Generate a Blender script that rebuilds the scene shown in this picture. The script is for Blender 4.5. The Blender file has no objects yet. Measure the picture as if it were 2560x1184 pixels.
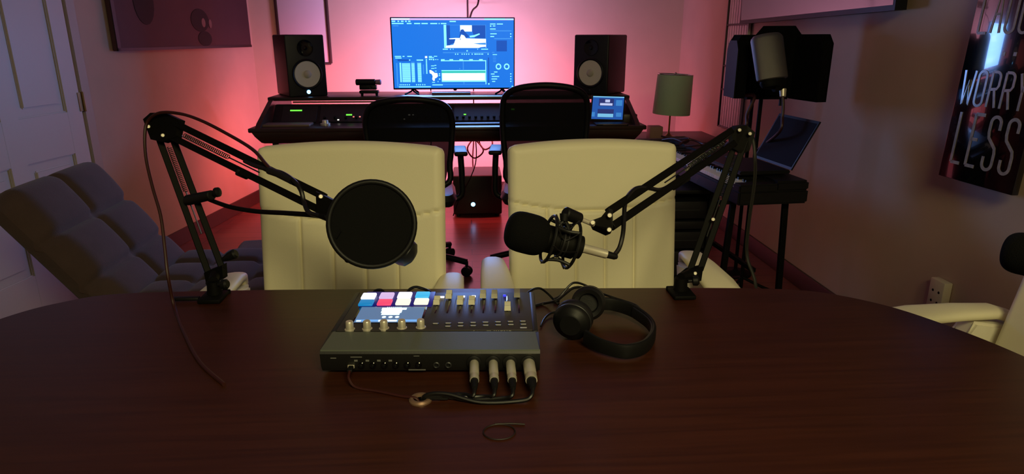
import bpy, bmesh, math, random
from mathutils import Vector, Matrix, Euler
random.seed(7)
SC = bpy.context.scene
COL = SC.collection
R = math.radians
PI = math.pi

# ------------------------------------------------------------ camera
cam_data = bpy.data.cameras.new('camera')
cam = bpy.data.objects.new('camera', cam_data)
COL.objects.link(cam)
cam_data.sensor_width = 36.0
cam_data.lens = 36.0 * 1643.0 / 2560.0
cam_data.clip_start = 0.02
cam.location = (0, 0, 1.32)
cam.rotation_euler = (R(90 - 16.9), 0, R(-3.66))
SC.camera = cam

# ------------------------------------------------------------ world, exposure
W = bpy.data.worlds.new('world'); SC.world = W
W.use_nodes = True
W.node_tree.nodes['Background'].inputs[0].default_value = (0.30, 0.22, 0.16, 1)
W.node_tree.nodes['Background'].inputs[1].default_value = 0.02
SC.view_settings.view_transform = 'Standard'
SC.view_settings.look = 'None'
SC.view_settings.exposure = 0.0
SC.view_settings.gamma = 1.0
SC.view_settings.use_curve_mapping = False

# ------------------------------------------------------------ lights
def area(name, loc, rot, size, sy, color, power, spread=180):
    l = bpy.data.lights.new(name, 'AREA'); l.shape = 'RECTANGLE'
    l.size = size; l.size_y = sy; l.color = color; l.energy = power; l.spread = R(spread)
    o = bpy.data.objects.new(name, l); COL.objects.link(o)
    o.location = loc; o.rotation_euler = rot
    return o
# warm ceiling fitting behind the camera
area('ceiling_light_glow', (0.45, -0.75, 2.38), (R(40), 0, R(8)), 1.0, 0.8, (1.0, 0.88, 0.43), 31.0, 130)
# pink LED strips stuck behind the desk television, shining on the wall
area('led_glow_top', (-0.10, 4.80, 1.38), (R(110), 0, 0), 0.80, 0.03, (0.98, 0.50, 1.0), 12.5)
area('led_glow_bottom', (-0.10, 4.80, 1.02), (R(68), 0, 0), 0.80, 0.03, (0.98, 0.50, 1.0), 19.0)
area('led_glow_under_desk', (-0.15, 4.95, 0.86), (R(45), 0, 0), 2.1, 0.03, (1.0, 0.13, 0.17), 34.0)
area('led_glow_desk_end', (-1.24, 5.0, 0.55), (R(90), 0, R(60)), 0.5, 0.03, (1.0, 0.16, 0.17), 3.2)
# the blue light the television screen itself throws into the room
area('television_glow', (-0.10, 4.57, 1.21), (R(90), 0, R(172)), 0.80, 0.44, (0.20, 0.40, 1.0), 17.0, 148)

# ------------------------------------------------------------ materials
def lin(c):
    return tuple((x / 255.0 / 12.92) if x / 255.0 <= 0.04045 else ((x / 255.0 + 0.055) / 1.055) ** 2.4 for x in c[:3]) + (1.0,)
MATS = {}
def mat(name, col, rough=0.6, metal=0.0, bump=0.0, bscale=200.0, var=0.0, vscale=6.0, emit=None, es=1.0, spec=0.5, coat=0.0, sheen=0.0, stretch=None, col2=None, alpha=None):
    m = bpy.data.materials.new(name); m.use_nodes = True; MATS[name] = m
    nt = m.node_tree; b = nt.nodes['Principled BSDF']
    c = lin(col)
    b.inputs['Base Color'].default_value = c
    b.inputs['Roughness'].default_value = rough
    b.inputs['Metallic'].default_value = metal
    b.inputs['Specular IOR Level'].default_value = spec
    b.inputs['Coat Weight'].default_value = coat
    b.inputs['Coat Roughness'].default_value = 0.12
    b.inputs['Sheen Weight'].default_value = sheen
    if emit is not None:
        b.inputs['Emission Color'].default_value = lin(emit); b.inputs['Emission Strength'].default_value = es
    tc = nt.nodes.new('ShaderNodeTexCoord'); mp = nt.nodes.new('ShaderNodeMapping')
    nt.links.new(tc.outputs['Object'], mp.inputs[0])
    if stretch: mp.inputs['Scale'].default_value = stretch
    if var > 0 or col2 is not None:
        n = nt.nodes.new('ShaderNodeTexNoise'); n.inputs['Scale'].default_value = vscale; n.inputs['Detail'].default_value = 6
        r = nt.nodes.new('ShaderNodeValToRGB')
        c2 = lin(col2) if col2 is not None else tuple(x * (1 - var) for x in c[:3]) + (1,)
        r.color_ramp.elements[0].position = 0.35; r.color_ramp.elements[1].position = 0.68
        r.color_ramp.elements[0].color = c; r.color_ramp.elements[1].color = c2
        nt.links.new(mp.outputs[0], n.inputs['Vector']); nt.links.new(n.outputs['Fac'], r.inputs[0])
        nt.links.new(r.outputs[0], b.inputs['Base Color'])
    if bump > 0:
        n = nt.nodes.new('ShaderNodeTexNoise'); n.inputs['Scale'].default_value = bscale; n.inputs['Detail'].default_value = 3
        bp = nt.nodes.new('ShaderNodeBump'); bp.inputs['Strength'].default_value = bump; bp.inputs['Distance'].default_value = 0.002
        nt.links.new(mp.outputs[0], n.inputs['Vector']); nt.links.new(n.outputs['Fac'], bp.inputs['Height'])
        nt.links.new(bp.outputs[0], b.inputs['Normal'])
    if alpha is not None: b.inputs['Alpha'].default_value = alpha
    return m

wall_m = mat('wall_paint', (188, 162, 142), 0.75, bump=0.15, bscale=120, var=0.05)
wallb_m = mat('back_wall_paint', (196, 176, 158), 0.75, bump=0.15, bscale=120, var=0.04)
ceil_m = mat('ceiling_paint', (190, 180, 168), 0.8, bump=0.2, bscale=150)
trim_m = mat('trim_paint', (172, 156, 140), 0.5, bump=0.03, bscale=60)
basebd_m = mat('dark_baseboard', (70, 42, 34), 0.45, var=0.2, vscale=20)
door_m = mat('door_paint', (196, 186, 178), 0.5, bump=0.04, bscale=90)
wood_t = mat('table_mahogany', (62, 30, 17), 0.33, bump=0.05, bscale=80, stretch=(1.2, 34, 34), vscale=3.2, col2=(50, 23, 13), spec=0.35)
wood_d = mat('desk_dark_wood', (60, 38, 28), 0.4, bump=0.04, bscale=60, stretch=(0.8, 10, 10), vscale=5, col2=(44, 26, 18))
wood_l = mat('desk_edge_wood', (120, 90, 66), 0.35, var=0.2)
leather = mat('cream_leather', (236, 228, 196), 0.5, bump=0.12, bscale=420, var=0.04, vscale=3)
white_pl = mat('white_plastic', (230, 224, 205), 0.4, var=0.02)
chrome = mat('chrome', (200, 200, 200), 0.2, 1.0, bump=0.01)
nickel = mat('satin_nickel', (225, 218, 200), 0.38, 0.6, bump=0.02, bscale=300)
black_m = mat('black_metal', (12, 11, 10), 0.6, 0.0, spec=0.10, bump=0.03, bscale=300)
black_p = mat('black_plastic', (15, 15, 16), 0.5, spec=0.28, bump=0.05, bscale=500)
black_g = mat('black_gloss', (10, 10, 12), 0.08, bump=0.005, bscale=20)
black_v = mat('black_vinyl', (15, 14, 16), 0.5, bump=0.1, bscale=300)
foam_m = mat('black_foam', (12, 12, 13), 0.95, bump=0.8, bscale=700, spec=0.1)
nylon_m = mat('black_nylon_mesh', (9, 9, 10), 0.8, bump=0.5, bscale=1500, spec=0.15)
mesh_m = mat('chair_mesh_fabric', (16, 15, 20), 0.8, bump=0.5, bscale=900, spec=0.2, alpha=0.88)
cable_m = mat('black_cable', (14, 13, 13), 0.4, bump=0.02)
cable_r = mat('dark_red_cable', (52, 14, 9), 0.5, bump=0.02)
cone_m = mat('speaker_cone', (222, 214, 190), 0.6, bump=0.1, bscale=300)
cone_c = mat('speaker_dust_cap', (196, 186, 164), 0.6, bump=0.1)
green_sh = mat('green_lamp_fabric', (176, 200, 164), 0.85, bump=0.4, bscale=600)
brass_m = mat('aged_brass', (150, 120, 80), 0.35, 0.9, bump=0.02)
grey_f = mat('grey_upholstery', (80, 62, 58), 0.95, bump=0.6, bscale=350, var=0.15, vscale=14, sheen=0.1)
grey_d = mat('dark_chair_shell', (38, 32, 32), 0.8, bump=0.2)
gear_m = mat('gear_grey', (48, 48, 50), 0.45, 0.4, bump=0.04, bscale=200)
gear_d = mat('gear_dark', (30, 29, 32), 0.45, 0.3, bump=0.04, bscale=200)
mixer_top = mat('mixer_panel', (58, 54, 56), 0.5, 0.2, bump=0.06, bscale=500)
mixer_lip = mat('mixer_lip_grey', (92, 98, 90), 0.5, 0.2, bump=0.05, bscale=400)
mixer_side = mat('mixer_black', (16, 16, 17), 0.5, bump=0.05, bscale=400)
fader_m = mat('fader_cap_ivory', (226, 222, 200), 0.4, var=0.02)
mark_m = mat('panel_marking', (190, 188, 180), 0.6, var=0.02)
mark_d = mat('panel_marking_dim', (110, 110, 108), 0.6, var=0.02)
outlet_m = mat('outlet_ivory', (214, 202, 178), 0.45, var=0.02)
key_w = mat('piano_key_white', (228, 222, 214), 0.3, var=0.02)
key_b = mat('piano_key_black', (14, 14, 14), 0.3, var=0.02)
canvas_d = mat('canvas_dark', (74, 42, 44), 0.7, bump=0.2, bscale=500, vscale=1.6, col2=(60, 34, 40))
canvas_f = mat('canvas_figure', (26, 16, 18), 0.8, bump=0.2, bscale=500)
canvas_h = mat('canvas_highlight', (120, 96, 96), 0.8, bump=0.2, bscale=500)
board_m = mat('white_board', (206, 198, 204), 0.4, var=0.03)
frame_m = mat('dark_frame', (42, 16, 18), 0.5, bump=0.05)
rack_w = mat('pale_wire', (196, 184, 180), 0.5, bump=0.05)
glass_b = mat('poster_glass', (6, 6, 8), 0.03, spec=0.5, coat=1.0, bump=0.002, bscale=3)
poster_l = mat('poster_letters', (150, 138, 120), 0.6, bump=0.3, bscale=200, var=0.35, vscale=60, coat=1.0)
screen_off = mat('television_screen_off', (8, 8, 10), 0.06, spec=0.6, coat=1.0, bump=0.001, bscale=2)
laptop_m = mat('laptop_screen_off', (15, 11, 20), 0.8, spec=0.15, bump=0.002)
twig_m = mat('hair_tie', (26, 12, 8), 0.6, bump=0.1)

def emit(name, col, s=1.0):
    m = mat(name, (10, 10, 12), 0.4, emit=col, es=s, bump=0.002)
    return m
s_bg = emit('screen_blue', (22, 122, 236), 1.0)
s_dk = emit('screen_navy', (12, 84, 190), 1.0)
s_md = emit('screen_mid_blue', (60, 150, 245), 1.0)
s_lt = emit('screen_light_cyan', (140, 244, 255), 1.2)
s_wh = emit('screen_white', (232, 255, 250), 1.3)
s_pk = emit('screen_pink_bar', (225, 185, 245), 1.1)
s_gn = emit('screen_green', (50, 200, 190), 1.0)
led_b = emit('led_blue', (120, 190, 255), 5.0)
led_g = emit('led_green', (110, 230, 70), 1.4)
led_r = emit('led_salmon', (235, 130, 120), 1.2)
led_w = emit('led_white', (255, 246, 225), 1.6)
led_v = emit('led_deep_blue', (50, 50, 255), 1.6)
led_pk = emit('led_pink_strip', (255, 130, 190), 2.0)
pad_w = emit('pad_white', (236, 236, 255), 1.5)
pad_y = emit('pad_warm', (250, 250, 210), 1.3)
pad_c = emit('pad_cyan', (60, 180, 230), 1.1)
pad_bl = emit('pad_blue', (20, 130, 190), 1.0)
pad_p = emit('pad_red', (238, 70, 110), 1.1)
pad_l = emit('pad_lilac', (210, 180, 225), 1.1)
pad_bed = emit('pad_bed_blue', (16, 8, 110), 0.8)
lcd_m = emit('lcd_slate', (88, 118, 156), 1.0)
lcd_w = emit('lcd_white', (225, 250, 255), 1.4)
lcd_b = emit('lcd_bar', (110, 170, 235), 1.1)
fit_m = emit('ceiling_fitting', (255, 214, 130), 3.0)

# floor: reddish brown planks
floor_m = bpy.data.materials.new('floor_planks'); floor_m.use_nodes = True
nt = floor_m.node_tree; b = nt.nodes['Principled BSDF']
tc = nt.nodes.new('ShaderNodeTexCoord'); mp = nt.nodes.new('ShaderNodeMapping')
br = nt.nodes.new('ShaderNodeTexBrick'); mp.inputs['Rotation'].default_value = (0, 0, 0)
nt.links.new(tc.outputs['Object'], mp.inputs[0]); nt.links.new(mp.outputs[0], br.inputs[0])
br.inputs['Color1'].default_value = lin((128, 74, 58)); br.inputs['Color2'].default_value = lin((108, 60, 48)); br.inputs['Mortar'].default_value = lin((50, 26, 22))
br.inputs['Scale'].default_value = 1.0; br.inputs['Brick Width'].default_value = 1.2; br.inputs['Row Height'].default_value = 0.12; br.inputs['Mortar Size'].default_value = 0.003
n = nt.nodes.new('ShaderNodeTexNoise'); n.inputs['Scale'].default_value = 3; mp2 = nt.nodes.new('ShaderNodeMapping'); mp2.inputs['Scale'].default_value = (1, 14, 1)
nt.links.new(tc.outputs['Object'], mp2.inputs[0]); nt.links.new(mp2.outputs[0], n.inputs[0])
mx = nt.nodes.new('ShaderNodeMix'); mx.data_type = 'RGBA'; mx.blend_type = 'MULTIPLY'; mx.inputs[0].default_value = 0.4
nt.links.new(br.outputs[0], mx.inputs[6]); nt.links.new(n.outputs['Color'], mx.inputs[7]); nt.links.new(mx.outputs[2], b.inputs['Base Color'])
b.inputs['Roughness'].default_value = 0.28

# ------------------------------------------------------------ mesh helpers
def perp(d):
    d = Vector(d).normalized()
    a = Vector((0, 0, 1)) if abs(d.z) < 0.9 else Vector((1, 0, 0))
    u = d.cross(a).normalized(); return u, d.cross(u).normalized()

class MB:
    def __init__(s): s.v = []; s.f = []; s.m = []
    def add(s, vs, fs, mi=0):
        o = len(s.v); s.v += [tuple(v) for v in vs]; s.f += [[o + i for i in f] for f in fs]; s.m += [mi] * len(fs); return s
    def bm(s, bm_, mi=0, M=None):
        bm_.verts.ensure_lookup_table(); bm_.verts.index_update()
        s.add([(M @ v.co if M else v.co) for v in bm_.verts], [[v.index for v in f.verts] for f in bm_.faces], mi); bm_.free(); return s
    def box(s, c, d, bev=0.0, mi=0, rot=None, seg=2):
        b_ = bmesh.new(); bmesh.ops.create_cube(b_, size=1.0)
        for v in b_.verts: v.co = Vector((v.co.x * d[0], v.co.y * d[1], v.co.z * d[2]))
        if bev > 0: bmesh.ops.bevel(b_, geom=b_.edges[:], offset=min(bev, min(d) * 0.45), segments=seg, affect='EDGES', profile=0.5)
        M = Matrix.Translation(c)
        if rot is not None: M = M @ (rot if isinstance(rot, Matrix) else Euler(rot).to_matrix().to_4x4())
        return s.bm(b_, mi, M)
    def frm(s, p, ax, prof, seg=24, mi=0, sx=1.0, sy=1.0, up=None):
        ax = Vector(ax).normalized()
        if up is None: u, w = perp(ax)
        else: u = ax.cross(Vector(up)).normalized(); w = u.cross(ax)
        p = Vector(p); vs = []; fs = []
        for r, z in prof:
            for k in range(seg):
                a = 2 * PI * k / seg; vs.append(p + ax * z + u * (r * sx * math.cos(a)) + w * (r * sy * math.sin(a)))
        n = len(prof)
        for i in range(n - 1):
            for k in range(seg):
                k2 = (k + 1) % seg; fs.append([i * seg + k, i * seg + k2, (i + 1) * seg + k2, (i + 1) * seg + k])
        if prof[0][0] > 1e-6: fs.append(list(range(seg))[::-1])
        if prof[-1][0] > 1e-6: fs.append([(n - 1) * seg + k for k in range(seg)])
        return s.add(vs, fs, mi)
    def cyl(s, a, b_, r, r2=None, seg=20, mi=0, bev=0.0):
        a = Vector(a); b_ = Vector(b_); L = (b_ - a).length; r2 = r if r2 is None else r2
        pr = [(r, 0), (r2, L)] if bev <= 0 else [(r - bev, 0), (r, bev), (r2, L - bev), (r2 - bev, L)]
        return s.frm(a, b_ - a, pr, seg, mi)
    def tube(s, pts, r, seg=8, mi=0, smooth=6, closed=False, flat=1.0):
        P = [Vector(p) for p in pts]
        if smooth and len(P) > 2:
            Q = []; n = len(P)
            rng = range(n) if closed else range(n - 1)
            for i in rng:
                p0 = P[(i - 1) % n] if (closed or i > 0) else P[0]; p1 = P[i]; p2 = P[(i + 1) % n]; p3 = P[(i + 2) % n] if (closed or i + 2 < n) else P[-1]
                for k in range(smooth):
                    t = k / smooth
                    Q.append(0.5 * ((2 * p1) + (-p0 + p2) * t + (2 * p0 - 5 * p1 + 4 * p2 - p3) * t * t + (-p0 + 3 * p1 - 3 * p2 + p3) * t ** 3))
            if not closed: Q.append(P[-1])
            P = Q
        n = len(P); vs = []; fs = []; u = None
        for i, p in enumerate(P):
            if closed: d = P[(i + 1) % n] - P[i - 1]
            else: d = P[min(i + 1, n - 1)] - P[max(i - 1, 0)]
            if d.length < 1e-9: d = Vector((0, 0, 1))
            d.normalize()
            if u is None: u, w = perp(d)
            u = (u - d * u.dot(d)).normalized(); w = d.cross(u)
            for k in range(seg):
                a = 2 * PI * k / seg; vs.append(p + u * (r * math.cos(a)) + w * (r * flat * math.sin(a)))
        for i in range(n if closed else n - 1):
            for k in range(seg):
                j = (i + 1) % n; k2 = (k + 1) % seg; fs.append([i * seg + k, i * seg + k2, j * seg + k2, j * seg + k])
        if not closed: fs.append(list(range(seg))[::-1]); fs.append([(n - 1) * seg + k for k in range(seg)])
        return s.add(vs, fs, mi)
    def sqbar(s, a, b_, wdt, hgt, n, mi=0, bev=0.0015):
        a = Vector(a); b_ = Vector(b_); ax = (b_ - a); L = ax.length; ax.normalize(); n = Vector(n); n = (n - ax * n.dot(ax)).normalized(); w = n.cross(ax)
        M = Matrix((w, ax, n)).transposed().to_4x4(); M.translation = (a + b_) / 2
        b2 = bmesh.new(); bmesh.ops.create_cube(b2, size=1.0)
        for v in b2.verts: v.co = Vector((v.co.x * wdt, v.co.y * L, v.co.z * hgt))
        if bev: bmesh.ops.bevel(b2, geom=b2.edges[:], offset=bev, segments=1, affect='EDGES')
        return s.bm(b2, mi, M)
    def prism(s, poly, z0, z1, M=None, mi=0, bev=0.0, seg=2):
        b_ = bmesh.new(); lo = [b_.verts.new((x, y, z0)) for x, y in poly]; hi = [b_.verts.new((x, y, z1)) for x, y in poly]
        n = len(poly); b_.faces.new(lo[::-1]); tf = b_.faces.new(hi)
        for i in range(n): b_.faces.new([lo[i], lo[(i + 1) % n], hi[(i + 1) % n], hi[i]])
        if bev > 0:
            es = [e for e in b_.edges if abs(e.verts[0].co.z - e.verts[1].co.z) < 1e-9]
            bmesh.ops.bevel(b_, geom=es, offset=bev, segments=seg, affect='EDGES')
        return s.bm(b_, mi, M)
    def quad(s, pts, mi=0): return s.add(pts, [list(range(len(pts)))], mi)
    def ball(s, c, r, mi=0, sc=(1, 1, 1), seg=24, M=None):
        b_ = bmesh.new(); bmesh.ops.create_uvsphere(b_, u_segments=seg, v_segments=seg // 2, radius=r)
        for v in b_.verts: v.co = Vector((v.co.x * sc[0], v.co.y * sc[1], v.co.z * sc[2]))
        T = Matrix.Translation(c)
        return s.bm(b_, mi, T @ M if M else T)
    def build(s, name, mats, parent=None, world=True, smooth=True, ang=38):
        me = bpy.data.meshes.new(name)
        off = parent_world(parent) if (parent is not None and world) else Vector((0, 0, 0))
        me.from_pydata([tuple(Vector(v) - off) for v in s.v], [], s.f)
        if not isinstance(mats, (list, tuple)): mats = [mats]
        for m in mats: me.materials.append(m)
        for p, mi in zip(me.polygons, s.m): p.material_index = mi; p.use_smooth = smooth
        b_ = bmesh.new(); b_.from_mesh(me); bmesh.ops.recalc_face_normals(b_, faces=b_.faces[:]); b_.to_mesh(me); b_.free()
        if smooth: me.set_sharp_from_angle(angle=R(ang))
        me.update()
        o = bpy.data.objects.new(name, me); COL.objects.link(o)
        if parent is not None: o.parent = parent
        return o

def parent_world(p):
    v = Vector((0, 0, 0))
    while p is not None: v += p.location; p = p.parent
    return v
def thing(name, label, cat, loc=(0, 0, 0), rz=0.0, group=None):
    o = bpy.data.objects.new(name, None); COL.objects.link(o); o.empty_display_size = 0.05
    o.location = loc; o.rotation_euler = (0, 0, rz); o['label'] = label; o['category'] = cat
    if group: o['group'] = group
    return o
def tag(o, label, cat, group=None):
    o['label'] = label; o['category'] = cat
    if group: o['group'] = group
    return o
def struct(o): o['kind'] = 'structure'; return o
def lab(o, t): o['label'] = t; return o
def copy_tree(o, parent=None):
    c = o.copy(); COL.objects.link(c); c.parent = parent
    for ch in [x for x in o.children]: copy_tree(ch, c)
    return c
def lerp(a, b_, t): return Vector(a) * (1 - t) + Vector(b_) * t
# ------------------------------------------------------------ room shell
YB = 5.70; YF = -2.3; XR = 1.80; H = 2.5
def xl(y): return -1.776 - 0.1332 * (5.513 - y)
LW = Vector((0.1332, 1.0, 0)).normalized()          # along the left wall, away from camera
LN = Vector((1.0, -0.1332, 0)).normalized()         # into the room
def lw(y, z, off=0.0):
    return Vector((xl(y), y, z)) + LN * off
T = 0.1
struct(MB().prism([(xl(YF) - T, YF - T), (XR + T, YF - T), (XR + T, YB + T), (xl(YB) - T, YB + T)], -0.1, 0.0).build('floor', floor_m))
struct(MB().prism([(xl(YF) - T, YF - T), (XR + T, YF - T), (XR + T, YB + T), (xl(YB) - T, YB + T)], H, H + 0.1).build('ceiling', ceil_m))
struct(MB().prism([(xl(YB) - T, YB), (XR + T, YB), (XR + T, YB + T), (xl(YB) - T, YB + T)], 0, H).build('wall_back', wallb_m))
struct(MB().prism([(XR, YF), (XR + T, YF), (XR + T, YB), (XR, YB)], 0, H).build('wall_right', wall_m))
struct(MB().prism([(xl(YF) - T, YF - T), (XR + T, YF - T), (XR + T, YF), (xl(YF) - T, YF)], 0, H).build('wall_front', wall_m))
struct(MB().prism([(xl(YF) - T, YF), (xl(YF), YF), (xl(YB), YB), (xl(YB) - T, YB)], 0, H).build('wall_left', wall_m))
struct(MB().box((0, YB - 0.008, 0.05), (3.5, 0.016, 0.10), 0.004).build('baseboard_back', basebd_m))
struct(MB().box((XR - 0.008, (YB + YF) / 2, 0.05), (0.016, YB - YF - 0.04, 0.10), 0.004).build('baseboard_right', basebd_m))
DR0, DR1 = 2.66, 3.60        # door opening along Y on the left wall
def lbox(mb, y0, y1, z0, z1, o0, o1, bev=0.003, mi=0):
    M = Matrix((LW, LN, Vector((0, 0, 1)))).transposed().to_4x4()
    ln = (y1 - y0) * math.sqrt(1 + 0.1332 ** 2)
    M.translation = lw((y0 + y1) / 2, (z0 + z1) / 2, (o0 + o1) / 2)
    b_ = bmesh.new(); bmesh.ops.create_cube(b_, size=1.0)
    for v in b_.verts: v.co = Vector((v.co.x * ln, v.co.y * (o1 - o0), v.co.z * (z1 - z0)))
    if bev: bmesh.ops.bevel(b_, geom=b_.edges[:], offset=min(bev, 0.45 * min(ln, o1 - o0, z1 - z0)), segments=2, affect='EDGES')
    mb.bm(b_, mi, M); return mb
struct(lbox(MB(), DR1 + 0.10, YB - 0.03, 0, 0.10, 0, 0.016).build('baseboard_left', basebd_m))
# door with recessed panels
mb = MB(); lbox(mb, DR0, DR1, 0.01, 2.03, 0.002, 0.012)
hi_ = 0.024
cols = [(DR0, DR0 + 0.115), (DR0 + 0.415, DR0 + 0.525), (DR1 - 0.115, DR1)]
for a, c in cols: lbox(mb, a, c, 0.01, 2.03, 0.008, hi_, 0.006)
for z0, z1 in [(0.01, 0.24), (0.745, 0.965), (1.60, 1.70), (1.92, 2.03)]: lbox(mb, DR0, DR1, z0, z1, 0.008, hi_ - 0.0005, 0.006)
for a, c in [(DR0 + 0.115, DR0 + 0.415), (DR0 + 0.525, DR1 - 0.115)]:
    for z0, z1 in [(0.24, 0.745), (0.965, 1.60), (1.70, 1.92)]: lbox(mb, a + 0.035, c - 0.035, z0 + 0.035, z1 - 0.035, 0.006, 0.022, 0.010)
d = struct(mb.build('door_1', door_m))
for z in (0.25, 1.0, 1.82):
    h = MB(); h.cyl(lw(DR1 + 0.012, z - 0.05, 0.03), lw(DR1 + 0.012, z + 0.05, 0.03), 0.007, seg=12); lbox(h, DR1 - 0.02, DR1 + 0.012, z - 0.048, z + 0.048, 0.022, 0.027, 0.001)
    h.build('hinge', brass_m, d)
k = MB(); k.frm(lw(DR0 + 0.06, 0.95, 0.02), LN, [(0.03, 0), (0.03, 0.006), (0.011, 0.01), (0.011, 0.035), (0.026, 0.045), (0.028, 0.058), (0.0, 0.07)], 20)
k.build('door_knob', brass_m, d)
mb = MB()
lbox(mb, DR1 + 0.02, DR1 + 0.085, 0, 2.11, 0, 0.022); lbox(mb, DR0 - 0.085, DR0 - 0.02, 0, 2.11, 0, 0.022); lbox(mb, DR0 - 0.085, DR1 + 0.085, 2.05, 2.12, 0, 0.022)
struct(mb.build('trim_1', trim_m))

# ceiling fitting behind the camera, the warm lamp of the room
t = thing('ceiling_light', 'round warm ceiling light behind the table, out of the frame', 'light', (0.45, -0.85, H))
MB().frm((0.45, -0.85, H), (0, 0, -1), [(0.15, 0), (0.15, 0.025), (0.14, 0.03)], 32).build('fitting_base', white_pl, t)
MB().frm((0.45, -0.85, H - 0.028), (0, 0, -1), [(0.135, 0), (0.12, 0.04), (0.07, 0.07), (0.0, 0.08)], 32).build('glass_shade', fit_m, t)

# ------------------------------------------------------------ conference table
right_side = [(0.759, 1.402), (0.846, 1.361), (0.928, 1.281), (0.988, 1.163), (1.025, 1.047), (1.055, 0.88), (1.06, 0.70), (1.03, 0.52), (0.96, 0.38), (0.86, 0.30), (0.70, 0.262)]
left_side = [(-0.70, 0.30), (-0.86, 0.33), (-0.98, 0.42), (-1.06, 0.58), (-1.09, 0.76), (-1.085, 0.95), (-1.065, 1.12), (-1.035, 1.26), (-0.985, 1.37), (-0.92, 1.435), (-0.82, 1.478)]
def spl(P, n=5):
    Q = []
    for i in range(len(P)):
        p0, p1, p2, p3 = [Vector(P[(i + j) % len(P)]) for j in (-1, 0, 1, 2)]
        for k in range(n):
            t_ = k / n; Q.append(tuple(0.5 * ((2 * p1) + (-p0 + p2) * t_ + (2 * p0 - 5 * p1 + 4 * p2 - p3) * t_ * t_ + (-p0 + 3 * p1 - 3 * p2 + p3) * t_ ** 3)))
    return Q
outline = [(0.30, 1.442), (0.60, 1.424)] + right_side + [(0.3, 0.27), (-0.3, 0.285)] + left_side + [(-0.55, 1.482), (-0.25, 1.471)]
ol = spl(outline)
t = thing('conference_table', 'large dark mahogany boat-shaped table filling the foreground', 'table', (0, 0.86, 0))
MB().prism(ol[::-1], 0.712, 0.75, bev=0.006, seg=3).build('tabletop', wood_t, t)
for sx in (-0.55, 0.55):
    MB().box((sx, 0.86, 0.37), (0.10, 0.62, 0.68), 0.01).box((sx, 0.86, 0.02), (0.16, 0.80, 0.04), 0.01).build('pedestal', wood_d, t)
MB().box((0, 0.86, 0.45), (1.04, 0.04, 0.30), 0.008).build('stretcher', wood_d, t)
g = MB().frm((-0.089, 0.962, 0.7495), (0, 0, 1), [(0.019, 0), (0.019, 0.003), (0.016, 0.006), (0.012, 0.006), (0.011, 0.0005)], 28)
lab(g.build('cable_grommet', mat('grommet_metal', (150, 120, 100), 0.4, 0.6, bump=0.05), t), 'dull metal cable grommet set in the tabletop')

# ------------------------------------------------------------ padded surface helper
def pad(w, h, thick, seams_u=(), seams_v=(), depth=0.006, sig=0.004, nu=70, nv=60, rc=0.03, arch=0.0, curve=0.0, puff=0.0, seam_fn=None, vcut=None):
    """closed cushion in local x (width), z (height), front faces -y"""
    vs = []; fs = []
    def shape(u, v):
        x = u * w / 2; z = v * h
        # rounded corners
        dx = w / 2 - abs(x); dz = min(z, h - z)
        return x, z, dx, dz
    for side in (0, 1):
        for j in range(nv + 1):
            v = j / nv
            for i in range(nu + 1):
                u = -1 + 2 * i / nu
                uu = math.copysign(1 - (1 - abs(u)) ** 1.5, u) if False else u
                x = u * w / 2; z = v * h
                # corner rounding: pull in x near top/bottom
                zz = min(z, h - z)
                if zz < rc: lim = w / 2 - rc + math.sqrt(max(0, rc * rc - (rc - zz) ** 2)); x = u * lim
                ex = min(w / 2 - abs(u) * w / 2, zz); r_ = thick / 2
                rr = r_ * math.sqrt(max(0.0, 1 - (1 - min(ex / (r_ * 0.9), 1.0)) ** 2))
                g_ = 0.0
                if side == 0:
                    for s_ in seams_u:
                        if vcut is None or v < vcut(u): g_ += math.exp(-((u * w / 2 - s_) / sig) ** 2)
                    for s_ in seams_v: g_ += math.exp(-((z - s_) / sig) ** 2)
                    if seam_fn is not None: g_ += math.exp(-((z - seam_fn(u) * h) / sig) ** 2)
                    if puff > 0:
                        pu = 1.0
                        us = sorted([-w / 2] + list(seams_u) + [w / 2]); vs_ = sorted([0] + list(seams_v) + [h])
                        for a, b2 in zip(us, us[1:]):
                            if a <= u * w / 2 <= b2: pu *= math.sin(PI * (u * w / 2 - a) / (b2 - a)) ** 0.5 if b2 > a else 0
                        for a, b2 in zip(vs_, vs_[1:]):
                            if a <= z <= b2: pu *= max(0, math.sin(PI * (z - a) / (b2 - a))) ** 0.5
                        rr += puff * pu
                y = -(rr - depth * min(g_, 1.0)) if side == 0 else rr
                y += curve * (u * u)
                vs.append((x, y, z + arch * (1 - u * u) * v))
    N = (nu + 1) * (nv + 1)
    for j in range(nv):
        for i in range(nu):
            a = j * (nu + 1) + i; q = [a, a + 1, a + nu + 2, a + nu + 1]
            fs.append(q); fs.append([N + k for k in q[::-1]])
    bd = [i for i in range(nu + 1)] + [j * (nu + 1) + nu for j in range(1, nv + 1)] + [nv * (nu + 1) + i for i in range(nu - 1, -1, -1)] + [j * (nu + 1) for j in range(nv - 1, 0, -1)]
    for k in range(len(bd)): a = bd[k]; c = bd[(k + 1) % len(bd)]; fs.append([a, N + a, N + c, c])
    return vs, fs
def addpad(mb, data, M, mi=0): mb.add([M @ Vector(v) for v in data[0]], data[1], mi); return mb

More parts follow.
